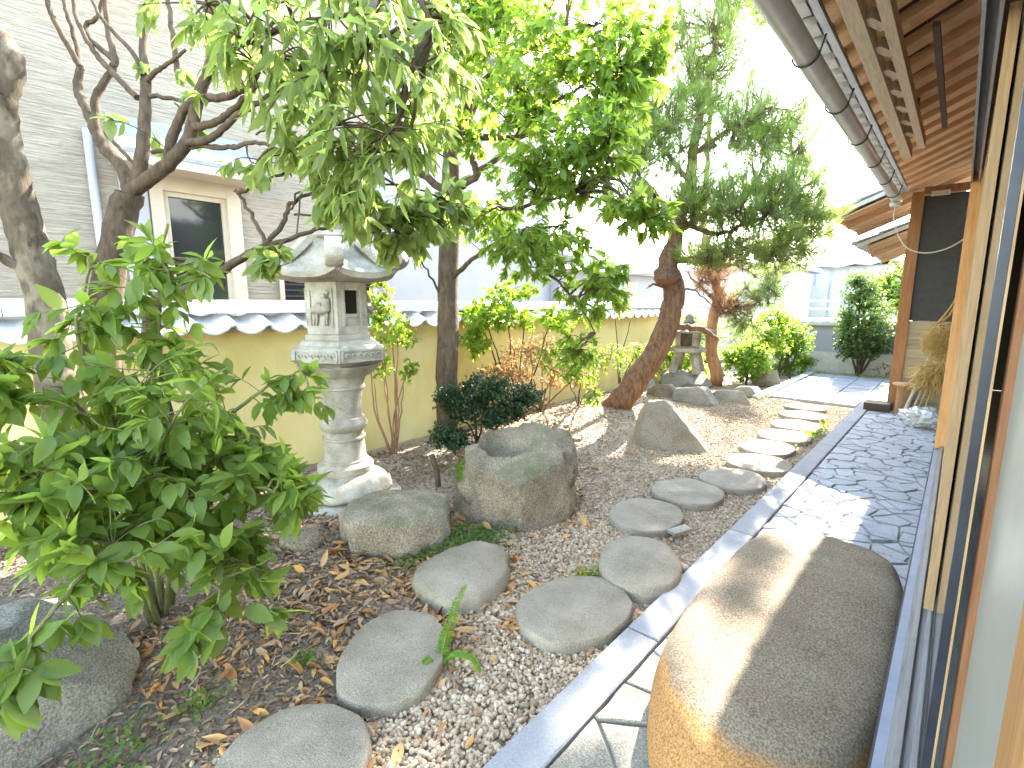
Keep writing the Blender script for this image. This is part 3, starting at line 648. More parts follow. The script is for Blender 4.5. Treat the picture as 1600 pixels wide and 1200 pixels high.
b = MB(); b.beam((-6.6, 15, 1.42), (-3.2, 15, 1.42), .05, .07); b.beam((-6.6, 15, 1.15), (-3.2, 15, 1.15), .05, .06); b.build('rail', 'white2', rl)
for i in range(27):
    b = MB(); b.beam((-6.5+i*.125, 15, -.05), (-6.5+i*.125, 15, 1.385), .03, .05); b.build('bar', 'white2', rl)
# end of the garden: white wall, far house
ew = thing('white_garden_wall', (-1.5, 13, 0), 'low white wall on a grey base closing the far end of the garden', 'wall')
b = MB(); b.box((-4.4, 13.3, .42), (1.5, 13.5, 1.02)); b.build('plaster_wall', 'white', ew)
b = MB(); b.box((-4.4, 13.27, -.1), (1.5, 13.52, .418)); b.build('base', 'mortarwhite', ew)
b = MB(); b.box((-4.45, 13.22, 1.022), (1.5, 13.58, 1.10)); b.build('coping', 'mortarwhite', ew)
for i in range(20):
    b = MB(); b.lathe((-4.3+i*.29, 13.4, 1.10), [(.14, 0), (.135, .03), (.10, .06), (.03, .075)], 10); b.build('coping_tile', 'tile', ew, True)
fh = thing('far_house', (-4, 26, 0), 'distant house with wavy grey roof and white board siding', 'house')
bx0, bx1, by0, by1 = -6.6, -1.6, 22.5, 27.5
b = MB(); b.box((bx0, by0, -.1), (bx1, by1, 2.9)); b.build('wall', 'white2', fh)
b = MB(); n_ = 24; vs = []
for k_, yy in enumerate((by0-.7, (by0+by1)/2, by1+.7)):
    for i in range(n_+1):
        t = i/n_; vs.append((bx0-.6+(bx1-bx0+1.2)*t, yy, (2.85 if k_ != 1 else 4.0)+.22*(2*t-1)**2+.04*math.sin(t*40)))
nv = len(vs); vs += [(q[0], q[1], q[2]+.14) for q in vs]
fs = [(k_*(n_+1)+i, k_*(n_+1)+i+1, (k_+1)*(n_+1)+i+1, (k_+1)*(n_+1)+i) for k_ in range(2) for i in range(n_)]; fs = fs + [tuple(x+nv for x in f) for f in fs] + [(i, i+1, i+1+nv, i+nv) for i in range(n_)] + [(2*(n_+1)+i, 2*(n_+1)+i+1, 2*(n_+1)+i+1+nv, 2*(n_+1)+i+nv) for i in range(n_)] + [(k_*(n_+1)+e, (k_+1)*(n_+1)+e, (k_+1)*(n_+1)+e+nv, k_*(n_+1)+e+nv) for k_ in range(2) for e in (0, n_)]
b.add(vs, fs); b.build('roof', 'housetile', fh)
for i in range(9):
    b = MB(); b.box((bx0+.1+i*.53, by0-.03, .0), (bx0+.125+i*.53, by0-.001, 2.8)); b.build('siding_batten', 'alu', fh)
b = MB(); b.box((-4.9, by0-.06, .9), (-3.9, by0-.031, 2.2)); w_ = b.build('window', 'cream', fh); b = MB(); b.box((-4.8, by0-.075, 1.0), (-4.0, by0-.061, 2.1)); b.build('pane', 'frost', w_)
bl = thing('far_fence', (-2.5, 17, 0), 'pale rail fence in front of the distant house', 'fence')
for z in (1.05, 1.35, 1.6):
    b = MB(); b.beam((-4.1, 18, z), (.5, 18, z), .04, .07); b.build('rail', 'white2', bl)
for i in range(6):
    b = MB(); b.beam((-4.0+i*.88, 18.06, -.1), (-4.0+i*.88, 18.06, 1.7), .08, .08); b.build('fence_post', 'white2', bl)

# ---------------------------------------------------------------- the house on the right
hs = thing('house', (.5, 4, 0), 'timber house with open eaves, gutter and sliding doors along the paved path', 'house')
def soff(x): return 2.90 + (x+.67)*.45          # underside of the rafters
RY0, RY1 = -.6, 8.5
y = RY0+.05; src = None
while y < RY1-.02:
    b = MB(); b.beam((-.67, 0, soff(-.67)+.062), (1.0, 0, soff(1.0)+.062), .155, .055)
    if src is None: src = b.build('rafter', 'rafter', hs); src.location = (0, y, 0); src.location.y = y
    else: copy_at(src, hs, (0, y+rng.normal(0, .004), 0))
    y += .335
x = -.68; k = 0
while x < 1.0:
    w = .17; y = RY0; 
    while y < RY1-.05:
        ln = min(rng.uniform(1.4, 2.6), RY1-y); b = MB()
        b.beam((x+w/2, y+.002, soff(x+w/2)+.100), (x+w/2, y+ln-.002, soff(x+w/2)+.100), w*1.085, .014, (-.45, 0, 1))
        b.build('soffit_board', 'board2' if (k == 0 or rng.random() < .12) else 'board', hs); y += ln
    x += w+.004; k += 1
b = MB(); b.add([(-.80, RY0, soff(-.8)+.135), (-.80, RY1, soff(-.8)+.135), (1.4, RY1, soff(1.4)+.135), (1.4, RY0, soff(1.4)+.135), (-.80, RY0, soff(-.8)+.175), (-.80, RY1, soff(-.8)+.175), (1.4, RY1, soff(1.4)+.175), (1.4, RY0, soff(1.4)+.175)], [(3, 2, 1, 0), (4, 5, 6, 7), (0, 1, 5, 4), (1, 2, 6, 5), (2, 3, 7, 6), (3, 0, 4, 7)]); b.build('roof_deck', 'mortarwhite', hs)
b = MB(); b.box((-.715, RY0, soff(-.7)+.06), (-.678, RY1, soff(-.7)+.105)); b.build('eave_batten', 'housetile', hs)
src = None; y = RY0+.12
while y < RY1-.1:
    if src is None: src = pantile(.25, .34, .016, .10, -1, c=(-.50, 0, soff(-.50)+.245)).build('eave_tile', 'housetile', hs, True, 40); src.location = (0, y, 0)
    else: copy_at(src, hs, (0, y, 0))
    b = MB(); b.box((-.785, y-.10, soff(-.78)+.085), (-.720, y+.04, soff(-.78)+.130)); b.build('tile_mortar', 'mortarwhite', hs)
    y += .25
# gutter: half round trough, its brackets, its end cap and the drop cable
gx, gzz, gr = -.79, 2.865, .062
gv = []; gf = []; na = 12
for y in (RY0, RY1+.02):
    for rr in (gr, gr-.006):
        for j in range(na+1): a = math.pi+math.pi*j/na; gv.append((gx+rr*math.cos(a), y, gzz+rr*math.sin(a)))
n1 = na+1
for j in range(na): gf += [(j, j+1, 2*n1+j+1, 2*n1+j), (n1+j+1, n1+j, 3*n1+j, 3*n1+j+1)]
gf += [(0, 2*n1, 3*n1, n1), (na, n1+na, 3*n1+na, 2*n1+na)] + [tuple(2*n1+j for j in range(n1))]
b = MB(); b.add(gv, gf); gt = b.build('gutter', 'gutter', hs, True, 40)
for y in np.arange(.55, 8.5, .92):
    b = MB(); b.tube([(gx+.09, y, gzz+.07)] + [(gx+(gr+.008)*math.cos(a), y, gzz+(gr+.008)*math.sin(a)) for a in np.linspace(0, -math.pi, 9)] + [(gx-.05, y, gzz+.03), (gx-.01, y+.015, gzz+.045)], .006, 5); b.build('gutter_bracket', 'wire', gt, True)
b = MB(); b.beam((gx, 8.35, gzz-.11), (gx, 8.35, gzz-.064), .11, .13, (0, 1, 0)); b.build('gutter_outlet', 'gutter', gt)
b = MB(); b.tube(smooth_path([(gx, 8.33, gzz-.12), (-.79, 8.4, 2.58), (-.70, 8.5, 2.33), (-.58, 8.55, 2.20), (-.4, 8.6, 2.16), (-.2, 8.65, 2.22), (-.03, 8.7, 2.36)], 5), .008, 6)
o = b.build('cable', 'cable', None, True, loc=(-.6, 8.5, 2.2)); o['label'] = 'thin pale cable sagging from the gutter end across the charcoal panel'; o['category'] = 'cable'
# pole rack hanging under the rafters
rk = thing('pole_rack', (-.45, 4, 2.8), 'beige timber pole rack hanging under the eaves', 'rack')
b = MB(); b.beam((-.50, .6, 2.80), (-.50, 5.75, 2.80), .065, .085); b.build('beam', 'beam', rk)
b = MB(); b.beam((-.385, .6, 2.79), (-.385, 5.45, 2.79), .045, .07); b.build('beam', 'beam', rk)
for y in np.arange(.9, 5.2, .34):
    b = MB(); b.beam((-.467, y, 2.805), (-.408, y+.16, 2.805), .045, .05); b.build('rung', 'beam', rk)
for y in (1.2, 3.2, 5.05):
    b = MB(); b.beam((-.42, y, 2.845), (-.42, y, soff(-.42)+.02), .035, .035, (0, 1, 0)); b.build('hanger', 'darkwood', rk)
b = MB(); b.beam((-.25, 3.5, 2.9), (-.25, 5.3, 2.86), .03, .03); b.build('dark_bar', 'darkwood', rk)
# upper track, wall over it
for x0, x1, z0, z1 in ((-.050, -.040, 2.34, 2.42), (-.012, -.002, 2.34, 2.42)):
    b = MB(); b.box((x0, .3, z0), (x1, 8.7, z1)); b.build('shutter_track', 'alu', hs)
b = MB(); b.box((-.0395, .3, 2.40), (-.0125, 8.7, 2.425)); b.build('track_bed', 'sill', hs)
for y in (5.6, 6.3, 7.1, 7.7):
    b = MB(); b.box((-.039, y, 2.36), (-.013, y+.14, 2.385)); b.build('track_roller', 'wire', hs)
b = MB(); b.box((-.05, .3, 2.427), (.12, 8.7, 3.33)); b.build('upper_wall', 'redwood', hs)
# sill with its rails, foundation face below
b = MB(); b.box((-.022, .28, .36), (.20, 8.72, .425)); b.build('sill', 'sill', hs)
b = MB(); b.box((-.046, .28, .335), (-.0225, 8.72, .412)); b.build('sill_rail', 'railpaint', hs)
b = MB(); b.box((-.052, .28, .325), (-.0462, 8.72, .405)); b.build('gap_shade_strip', 'bluealu', hs)  # dark strip painting in the shade of the gap outside the rail
b = MB(); b.box((-.010, .28, .4255), (.004, 8.72, .440)); b.build('rail', 'alu', hs)
b = MB(); b.box((.022, .28, .4255), (.034, 8.72, .445)); b.build('rail', 'sill', hs)
b = MB(); b.box((.01, .28, -.1), (.06, 8.72, .355)); b.build('base_board', 'darkwood', hs)
# posts and stacked sliding doors seen edge on
b = MB(); b.box((-.047, 4.86, .42), (.020, 4.95, 2.42)); b.build('post', 'orangewood', hs)
b = MB(); b.box((.020, 4.90, .426), (.10, 4.96, 2.42)); b.build('post', 'palewood', hs)
def door(x0, x1, y0, y1, stile, frame, pane, kick=None, w0=.05, w1=.05):
    d = MB(); d.box((x0, y0, .446), (x1, y0+w0, 2.36)); dd = d.build('sliding_door', frame, hs)
    d = MB(); d.box((x0, y1-w1, .446), (x1, y1, 2.36)); d.build('stile', stile, dd)
    xm = (x0+x1)/2; d = MB(); d.box((xm-.004, y0+w0, .50), (xm+.004, y1-w1, 2.30)); d.build('pane', pane, dd)
    d = MB(); d.box((x0+.002, y0+w0, .446), (x1-.002, y1-w1, .52)); d.build('bottom_rail', stile, dd)
    d = MB(); d.box((x0+.002, y0+w0, 2.28), (x1-.002, y1-w1, 2.36)); d.build('top_rail', stile, dd)
    return dd
door(.010, .036, 2.15, 4.2, 'palewood', 'palewood', 'frost')
door(.0375, .052, 1.24, 4.0, 'bluealu', 'bluealu', 'glassdark', w0=.035)
b = MB(); b.box((.0525, 1.235, .446), (.0565, 1.265, 2.36)); b.build('edge_strip', 'palewood', hs)
door(.070, .100, .50, 1.27, 'redwood', 'orangewood', 'frost', w0=.12, w1=.065)
b = MB(); b.box((.115, .30, .446), (.16, .48, 2.36)); b.build('door_jamb', 'palewood', hs)
# dark room behind the doors
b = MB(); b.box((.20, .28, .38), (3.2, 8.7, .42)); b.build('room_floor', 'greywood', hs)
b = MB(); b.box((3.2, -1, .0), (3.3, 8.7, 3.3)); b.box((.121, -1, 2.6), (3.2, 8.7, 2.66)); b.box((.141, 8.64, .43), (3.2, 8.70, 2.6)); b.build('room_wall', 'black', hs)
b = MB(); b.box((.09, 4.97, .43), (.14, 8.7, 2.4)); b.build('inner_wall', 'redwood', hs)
# wing: pillar, charcoal panel, plank wall, its own eaves
b = MB(); b.box((-.66, 8.80, -.02), (-.53, 8.93, 2.98)); b.build('pillar', 'post', hs)
b = MB(); b.box((-.53, 8.86, 1.275), (.01, 8.90, 2.93)); b.build('wall_panel', 'panel', hs)
for i in range(10):
    b = MB(); b.box((-.53, 8.845+.004*(i % 2), .0+i*.127), (.01, 8.885, .123+i*.127)); b.build('wall_plank', 'greywood', hs)
b = MB(); b.box((-.54, 8.79, 2.935), (.1, 8.86, 3.03)); b.build('lintel', 'redwood', hs)
b = MB(); b.box((-.46, 8.75, 2.90), (-.27, 8.784, 2.96)); b.build('pale_bracket', 'mortarwhite', hs)
b = MB(); b.box((-.50, 8.931, -.05), (-.44, 12.6, 2.35)); b.box((-.44, 12.5, -.05), (3.2, 12.6, 2.35)); b.build('side_wall', 'panel', hs)
def wing_eave(x0, xz, y0, y1, zs, slope, n, seed):
    r = np.random.default_rng(seed); ys_ = np.linspace(y0, y1, n+1)
    for i in range(n):
        x1 = x0 + r.uniform(-.03, .08); b = MB(); zt = zs + r.uniform(-.012, .012)
        b.beam((x1, (ys_[i]+ys_[i+1])/2, zt+slope*(x1-x0)), (xz, (ys_[i]+ys_[i+1])/2, zt+slope*(xz-x0)), (ys_[i+1]-ys_[i])-.006, .024); b.build('wing_board', 'wingwood', hs)
    for t in (.25, .75):
        yy = y0+(y1-y0)*t; b = MB(); b.beam((x0+.05, yy, zs-.055), (xz, yy, zs-.055+slope*(xz-x0-.05)), .07, .07); b.build('wing_rafter', 'wingwood', hs)
    b = MB(); b.add([(x0-.06, y0, zs+.03), (x0-.06, y1, zs+.03), (xz, y1, zs+.03+slope*(xz-x0)), (xz, y0, zs+.03+slope*(xz-x0)), (x0-.06, y0, zs+.09), (x0-.06, y1, zs+.09), (xz, y1, zs+.09+slope*(xz-x0)), (xz, y0, zs+.09+slope*(xz-x0))], [(3, 2, 1, 0), (4, 5, 6, 7), (0, 1, 5, 4), (1, 2, 6, 5), (2, 3, 7, 6), (3, 0, 4, 7)]); b.build('roof_deck', 'mortarwhite', hs)
    y = y0+.12
    while y < y1-.05:
        t = pantile(.25, .40, .016, .13, -1, c=(x0+.26, 0, zs+.25)); o_ = t.build('wing_tile', 'housetile', hs, True, 40); o_.location = (0, y, 0)
        t = pantile(.25, .40, .016, .14, -1, c=(x0+.60, 0, zs+.39)); o_ = t.build('wing_tile', 'housetile', hs, True, 40); o_.location = (0, y, 0); y += .25
wing_eave(-1.46, .1, 8.56, 10.5, 2.68, .42, 10, 3)
wing_eave(-1.30, -.45, 9.8, 12.7, 2.36, .42, 11, 4)
# ---------------------------------------------------------------- things by the pillar
o = MB().box((-.90, 8.50, -.01), (-.60, 8.78, .12)).build('step_block', 'darkwood', None, loc=(-.75, 8.64, 0)); o['label'] = 'dark wooden block lying on the paving in front of the pillar'; o['category'] = 'block'
lg = thing('log_stump', (-.44, 8.55, .01), 'upright cut log with pale sawn top leaning by the pillar', 'log')
b = MB(); b.lathe((-.47, 8.52, .01), [(.10, 0), (.085, .1), (.085, .30), (.09, .40)], 14, 0, lambda a, z: 1+.08*math.sin(a*3+1)); b.build('trunk', 'stump', lg, True, 50)
b = MB(); b.lathe((-.47, 8.52, .41), [(.13, 0), (.135, .012), (.13, .03), (.02, .032)], 16); b.build('sawn_top', 'cutwood', lg, True, 40)
for i, (p, q, r_, lab) in enumerate([((-.44, 8.05, .02), (-.20, 8.62, 1.02), .022, 'thickest grey pole leaning on the plank wall'), ((-.37, 8.1, .02), (-.14, 8.70, .92), .015, 'slim grey pole in the middle of the leaning poles'), ((-.31, 8.12, .02), (-.12, 8.72, 1.0), .011, 'thin tan cane beside the grey leaning poles'), ((-.25, 8.2, .02), (-.10, 8.74, .86), .008, 'thinnest pale cane nearest the straw bundle')]):
    b = MB(); b.tube([p, tuple((A(p)+A(q))/2), q], r_, 8); o = b.build('leaning_pole', 'bamboo' if i < 2 else 'straw', None, True, 50, loc=p); o['label'] = lab; o['category'] = 'pole'; o['group'] = 'poles leaning on the plank wall'
sb = thing('straw_bundle', (-.16, 8.2, .6), 'golden straw bundle hung against the plank wall beside the door post', 'straw bundle')
n_ = 4200; D = ball(n_, .9)+A((-.1, -.2, -.1)); Pp = A((-.15, 8.3, 1.02)) + ball(n_, .45)*A((.19, .15, .20))
tv, tf = leaf_template(.13, .3, .1, (0, .5, 1.)); batch_mesh('straw', tv, tf, frames(D, rng.normal(size=(n_, 3)))*rng.uniform(.035, .075, n_)[:, None, None], Pp, 'straw', sb, kind='stuff')
n_ = 500; D = A((-.3, -.15, -.8))+rng.normal(0, .45, (n_, 3)); Pp = A((-.16, 8.25, .66)) + ball(n_, .6)*A((.20, .12, .18)); batch_mesh('twigs', tv, tf, frames(D, rng.normal(size=(n_, 3)))*rng.uniform(.12, .28, n_)[:, None, None]*A((.6, 1, .6)), Pp, 'straw', sb, kind='stuff')
b = MB()
for p, q, r_ in (((-.25, 8.3, 1.2), (-.03, 8.55, 1.95), .012), ((-.28, 8.35, 1.22), (-.05, 8.5, 1.6), .016), ((-.2, 8.3, 1.24), (0.0, 8.5, 1.42), .012)):
    m_ = (A(p)+A(q))/2+A((.05, 0, -.06)); b.tube(smooth_path([p, m_, q], 5), [r_]*5+[r_*.8]*5+[.004], 4)
b.build('dry_leaf_blade', 'straw', sb, True)
ps = thing('plastic_bag', (-.27, 7.95, .01), 'crumpled clear plastic sack of straw on the paving', 'bag')
v, f = rock_mesh((-.235, 7.85, .08), (.20, .30, .15), .3, 91., p=2.2, amp=.45, fine=.12, sub=4); MB().add(v, f).build('plastic_film', 'plastic', ps, True, 25)
v, f = rock_mesh((-.235, 7.85, .06), (.15, .24, .09), .3, 95., p=2.2, amp=.3, fine=.2, sub=3); MB().add(v, f).build('straw_filling', 'greywood', ps, True)
# power lines crossing the sky
for i, (p, q, lab) in enumerate([((-26, 34, 15.5), (14, 30, 16.2), 'highest thin power line crossing the sky behind the pine'), ((-26, 36, 13.2), (14, 32, 13.6), 'middle thin power line crossing the sky behind the pine'), ((-26, 36, 10.6), (14, 34, 11.0), 'lowest thin power line crossing the sky behind the pine')]):
    m_ = (A(p)+A(q))/2-A((0, 0, .5)); b = MB(); b.tube(smooth_path([p, m_, q], 8), .014, 4); o = b.build('power_line', 'wire', None, True, loc=p); o['label'] = lab; o['category'] = 'power line'; o['group'] = 'power lines in the sky'

# ---------------------------------------------------------------- stone lanterns
LX, LY = -3.50, 1.93; L0 = .03
ln = thing('stone_lantern', (LX, LY, 0), 'tall pale granite lantern with hexagonal firebox and curled roof corners', 'stone lantern')
FA = math.atan2(-LY, -LX)      # one corner faces the house door
def hexpts(r, z): return [(LX+r*math.cos(FA+k*math.pi/3), LY+r*math.sin(FA+k*math.pi/3), z) for k in range(6)]
def hexstack(levels, name, mat='lantern', angle=30, smooth=True):
    b = MB(); vs = []; 
    for r, z in levels: vs += hexpts(r, z)
    k = len(levels); fs = [(i*6+j, i*6+(j+1) % 6, (i+1)*6+(j+1) % 6, (i+1)*6+j) for i in range(k-1) for j in range(6)] + [tuple(range(6))[::-1], tuple((k-1)*6+j for j in range(6))]
    return b.add(vs, fs).build(name, mat, ln, smooth, angle)
b = MB(); b.lathe((LX, LY, -.06), [(.42, 0), (.43, .05), (.41, .085), (.39, .09)], 48, FA, lambda a, z: 1+.05*mnoise.noise((math.cos(a)*2, math.sin(a)*2, 4))); b.build('ground_slab', 'lantern', ln, True, 40)
b = MB(); b.lathe((LX, LY, .046), [(.36, 0), (.38, .03), (.37, .07), (.30, .13), (.25, .16), (.235, .165)], 64, FA, lambda a, z: 1+(.045*abs(math.sin(a*6)) if z < .14 else 0)); b.build('lotus_base', 'lantern', ln, True, 60)
b = MB(); b.lathe((LX, LY, .212), [(.225, 0), (.235, .02), (.235, .06), (.205, .085), (.192, .092), (.192, .105), (.178, .115), (.172, .20), (.166, .27), (.18, .28), (.18, .295), (.165, .30), (.165, .345), (.19, .365), (.205, .39), (.205, .415), (.185, .44), (.182, .455), (.165, .46), (.160, .53), (.166, .63), (.18, .69), (.196, .695), (.196, .715), (.186, .72), (.20, .765), (.22, .80)], 48, FA,
    lambda a, z: 1+.035*max(0, 1-abs(z-.40)/.10)*math.sin(a*4)); b.build('post', 'lantern', ln, True, 50)
b = MB(); b.lathe((LX, LY, 1.0), [(.205, 0.008), (.215, .015), (.26, .06), (.29, .085), (.30, .10)], 72, FA, lambda a, z: 1+.04*abs(math.sin(a*6))); b.build('lotus_collar', 'lantern', ln, True, 60)
hexstack([(.30, 1.10), (.355, 1.135), (.365, 1.14), (.365, 1.235), (.355, 1.245), (.31, 1.262), (.305, 1.285), (.28, 1.30)], 'platform')
# carved frieze on each side of the platform
for k in range(6):
    a, c = A(hexpts(.366, 1.187)[k]), A(hexpts(.366, 1.187)[(k+1) % 6]); d = c-a; n = nrm(np.cross(d, (0, 0, 1)))
    b = MB(); L_ = np.linalg.norm(d); u = d/L_
    for z in (1.148, 1.227): b.beam(a+u*.02+A((0, 0, z-1.187))+n*.003, c-u*.02+A((0, 0, z-1.187))+n*.003, .012, .012)
    for e in (a+u*.022, c-u*.022): b.beam(e+n*.003-A((0, 0, .034)), e+n*.003+A((0, 0, .034)), .012, .012, tuple(n))
    for t in np.linspace(.16, .84, 6):
        q = a+d*t+n*.002; w0 = [q+u*(.022*math.cos(s))*(1-s/8)+A((0, 0, .022*math.sin(s)))*(1-s/8)+n*.004 for s in np.linspace(0, 5.2, 9)]; b.tube(w0, .007, 5)
    b.build('frieze', 'lantern', ln, True, 40)
hexstack([(.262, 1.302), (.262, 1.335), (.248, 1.345)], 'firebox_base')
FZ0, FZ1, FR = 1.347, 1.735, .242
# firebox: a wall on each of the six sides, windows in alternate ones
for k in range(6):
    a, c = A(hexpts(FR, 0)[k]), A(hexpts(FR, 0)[(k+1) % 6]); d = c-a; L_ = np.linalg.norm(d); u = d/L_; n = nrm(np.cross(d, (0, 0, 1))); b = MB()
    def panel(s0, s1, z0, z1, off, th):
        p0, p1 = a+u*s0+n*off, a+u*s1+n*off; q0, q1 = p0-n*th, p1-n*th
        b.add([(*p0[:2], z0), (*p1[:2], z0), (*q1[:2], z0), (*q0[:2], z0), (*p0[:2], z1), (*p1[:2], z1), (*q1[:2], z1), (*q0[:2], z1)], [(3, 2, 1, 0), (4, 5, 6, 7), (0, 1, 5, 4), (1, 2, 6, 5), (2, 3, 7, 6), (3, 0, 4, 7)])
    if k % 2 == 0:
        panel(0, .055, FZ0, FZ1, 0, .05); panel(L_-.055, L_, FZ0, FZ1, 0, .05); panel(.0551, L_-.0551, FZ0, FZ0+.06, -.001, .05); panel(.0551, L_-.0551, FZ1-.055, FZ1, -.001, .05); panel(.0552, L_-.0552, FZ0+.125, FZ0+.15, -.012, .035)
        panel(.0552, L_-.0552, FZ0+.0602, FZ0+.1248, -.022, .02)
        panel(.042, .060, FZ0+.052, FZ1-.045, .008, .0078); panel(L_-.060, L_-.042, FZ0+.052, FZ1-.045, .008, .0078); panel(.0601, L_-.0601, FZ1-.062, FZ1-.045, .008, .0078)
        b.build('window_side', 'lantern', ln)
    else:
        panel(0, L_, FZ0, FZ1, -.0015, .05)
        panel(.030, .040, FZ0+.05, FZ1-.05, .008, .0092); panel(L_-.040, L_-.030, FZ0+.05, FZ1-.05, .008, .0092); panel(.0401, L_-.0401, FZ0+.05, FZ0+.06, .008, .0092); panel(.0401, L_-.0401, FZ1-.06, FZ1-.05, .008, .0092)
        w_ = b.build('carved_side', 'lantern', ln)
        def pt(s, z, o_=.012): return a+u*s+n*o_+A((0, 0, FZ0+z))
        r_ = MB(); r_.tube(smooth_path([pt(.06, .17), pt(.10, .19), pt(.145, .185), pt(.165, .21), pt(.165, .265)], 4), [.03]*4+[.045]*4+[.042]*4+[.032]*4+[.02], 8)      # deer body and neck
        r_.tube([pt(.168, .268), pt(.145, .285), pt(.12, .288)], [.022, .020, .010], 7)
        for s in (.065, .085, .15, .165): r_.tube([pt(s, .165), pt(s+.004, .11), pt(s-.003, .065)], [.014, .009, .008], 6)
        r_.tube([pt(.17, .285), pt(.185, .31), pt(.165, .325)], .006, 5); r_.build('deer_relief', 'lantern', w_, True)
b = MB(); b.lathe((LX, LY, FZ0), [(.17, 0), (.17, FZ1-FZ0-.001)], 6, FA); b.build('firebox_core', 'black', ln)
# roof: concave hexagonal hood with a curled scroll on each corner, then the jewel
rv = []; prof = [(.0, .405, 1.757), (.0, .41, 1.80), (.25, .30, 1.855), (.5, .215, 1.93), (.8, .15, 2.02), (1, .11, 2.06)]; ns = 8
for (t, r, z) in [(0, .25, 1.737), (0, .39, 1.752)] + prof:
    for k in range(6):
        p0, p1 = A(hexpts(r, z)[k]), A(hexpts(r, z)[(k+1) % 6])
        for j in range(ns):
            s = j/ns; q = p0+(p1-p0)*s; sag = (1-4*s*(1-s)); lift = .055*sag**1.5*min(1, r/.41) if r > .2 and z > 1.74 else 0; inw = .03*(1-sag)*(r > .35)
            q = q*A((1, 1, 1)); cx_, cy_ = LX-q[0], LY-q[1]; rr = math.hypot(cx_, cy_); q = q+A((cx_/rr*inw, cy_/rr*inw, lift)); rv.append(q)
m_ = 6*ns; L = len(prof)+2; b = MB(); b.add(rv, [(i*m_+j, i*m_+(j+1) % m_, (i+1)*m_+(j+1) % m_, (i+1)*m_+j) for i in range(L-1) for j in range(m_)] + [tuple(range(m_))[::-1], tuple((L-1)*m_+j for j in range(m_))]); b.build('roof', 'lantern', ln, True, 40)
for k in range(6):
    a = FA+k*math.pi/3; e = A((math.cos(a), math.sin(a), 0)); sd = A((-math.sin(a), math.cos(a), 0)); O = A((LX, LY, 0)); b = MB()
    ctr = [(.17, 2.04), (.24, 1.955), (.31, 1.885), (.375, 1.85), (.425, 1.86), (.452, 1.90), (.445, 1.945), (.41, 1.96), (.383, 1.94), (.385, 1.912), (.405, 1.905)]
    path_ = smooth_path([O+e*r+A((0, 0, z)) for r, z in ctr], 3); hw = .048
    vs = []; kk = len(path_)
    for i, q in enumerate(path_):
        t = nrm(path_[min(i+1, kk-1)]-path_[max(i-1, 0)]); nn = np.cross(sd, t); th = .026 if i < kk*.5 else .017
        for s_, h_ in ((-1, -1), (-1, .6), (-.7, 1), (.7, 1), (1, .6), (1, -1)): vs.append(q+sd*hw*s_+nn*th*h_)
    fs = [(i*6+j, i*6+(j+1) % 6, (i+1)*6+(j+1) % 6, (i+1)*6+j) for i in range(kk-1) for j in range(6)] + [tuple(range(6))[::-1], tuple((kk-1)*6+j for j in range(6))]
    b.add(vs, fs); b.build('roof_scroll', 'lantern', ln, True, 45)
b = MB(); b.lathe((LX, LY, 2.061), [(.13, 0), (.145, .02), (.12, .05), (.085, .07), (.10, .10), (.125, .16), (.12, .22), (.08, .28), (.03, .325), (.005, .34)], 24, FA); b.build('jewel_finial', 'lantern', ln, True, 60)

ln.scale = (1, 1, .955)
for o in ln.children:
    if o.name.split('.')[0] in ('roof', 'roof_scroll'): o.scale = (1.20, 1.20, 1.)
    if o.name.split('.')[0] in ('post', 'lotus_base'): o.scale = (.90, .90, 1.)
SX, SY, SZ = -3.72, 9.05, .27
sl2 = thing('small_lantern', (SX, SY, SZ), 'little weathered stone lantern with four splayed legs on a rock', 'stone lantern')
for k in range(4):
    a = math.pi/4+k*math.pi/2+.2; e = A((math.cos(a), math.sin(a), 0)); b = MB(); b.beam(A((SX, SY, SZ-.03))+e*.31, A((SX, SY, SZ+.36))+e*.19, .11, .10, tuple(e)); b.build('leg', 'lantern', sl2)
b = MB(); b.lathe((SX, SY, SZ), [(.27, .345), (.33, .36), (.33, .43), (.22, .47)], 6, .2); b.build('platform', 'lantern', sl2, True, 30)
for k in range(4):
    a = .2+k*math.pi/2; b = MB(); e = A((math.cos(a), math.sin(a), 0)); f_ = A((-math.sin(a), math.cos(a), 0)); b.beam(A((SX, SY, SZ+.471))+(e+f_)*.15, A((SX, SY, SZ+.70))+(e+f_)*.15, .09, .09, tuple(e)); b.build('firebox_pillar', 'lantern', sl2)
b = MB(); b.lathe((SX, SY, SZ+.471), [(.13, 0), (.13, .228)], 4, .2); b.build('firebox_core', 'rock', sl2)
b = MB(); b.lathe((SX, SY, SZ+.70), [(.22, 0), (.46, .015), (.47, .05), (.30, .12), (.13, .17), (.10, .18)], 6, .2); b.build('roof', 'greyrock', sl2, True, 30)
b = MB(); b.lathe((SX, SY, SZ+.88), [(.09, 0), (.11, .03), (.07, .07), (.085, .11), (.05, .16), (.005, .19)], 14); b.build('finial', 'greyrock', sl2, True)
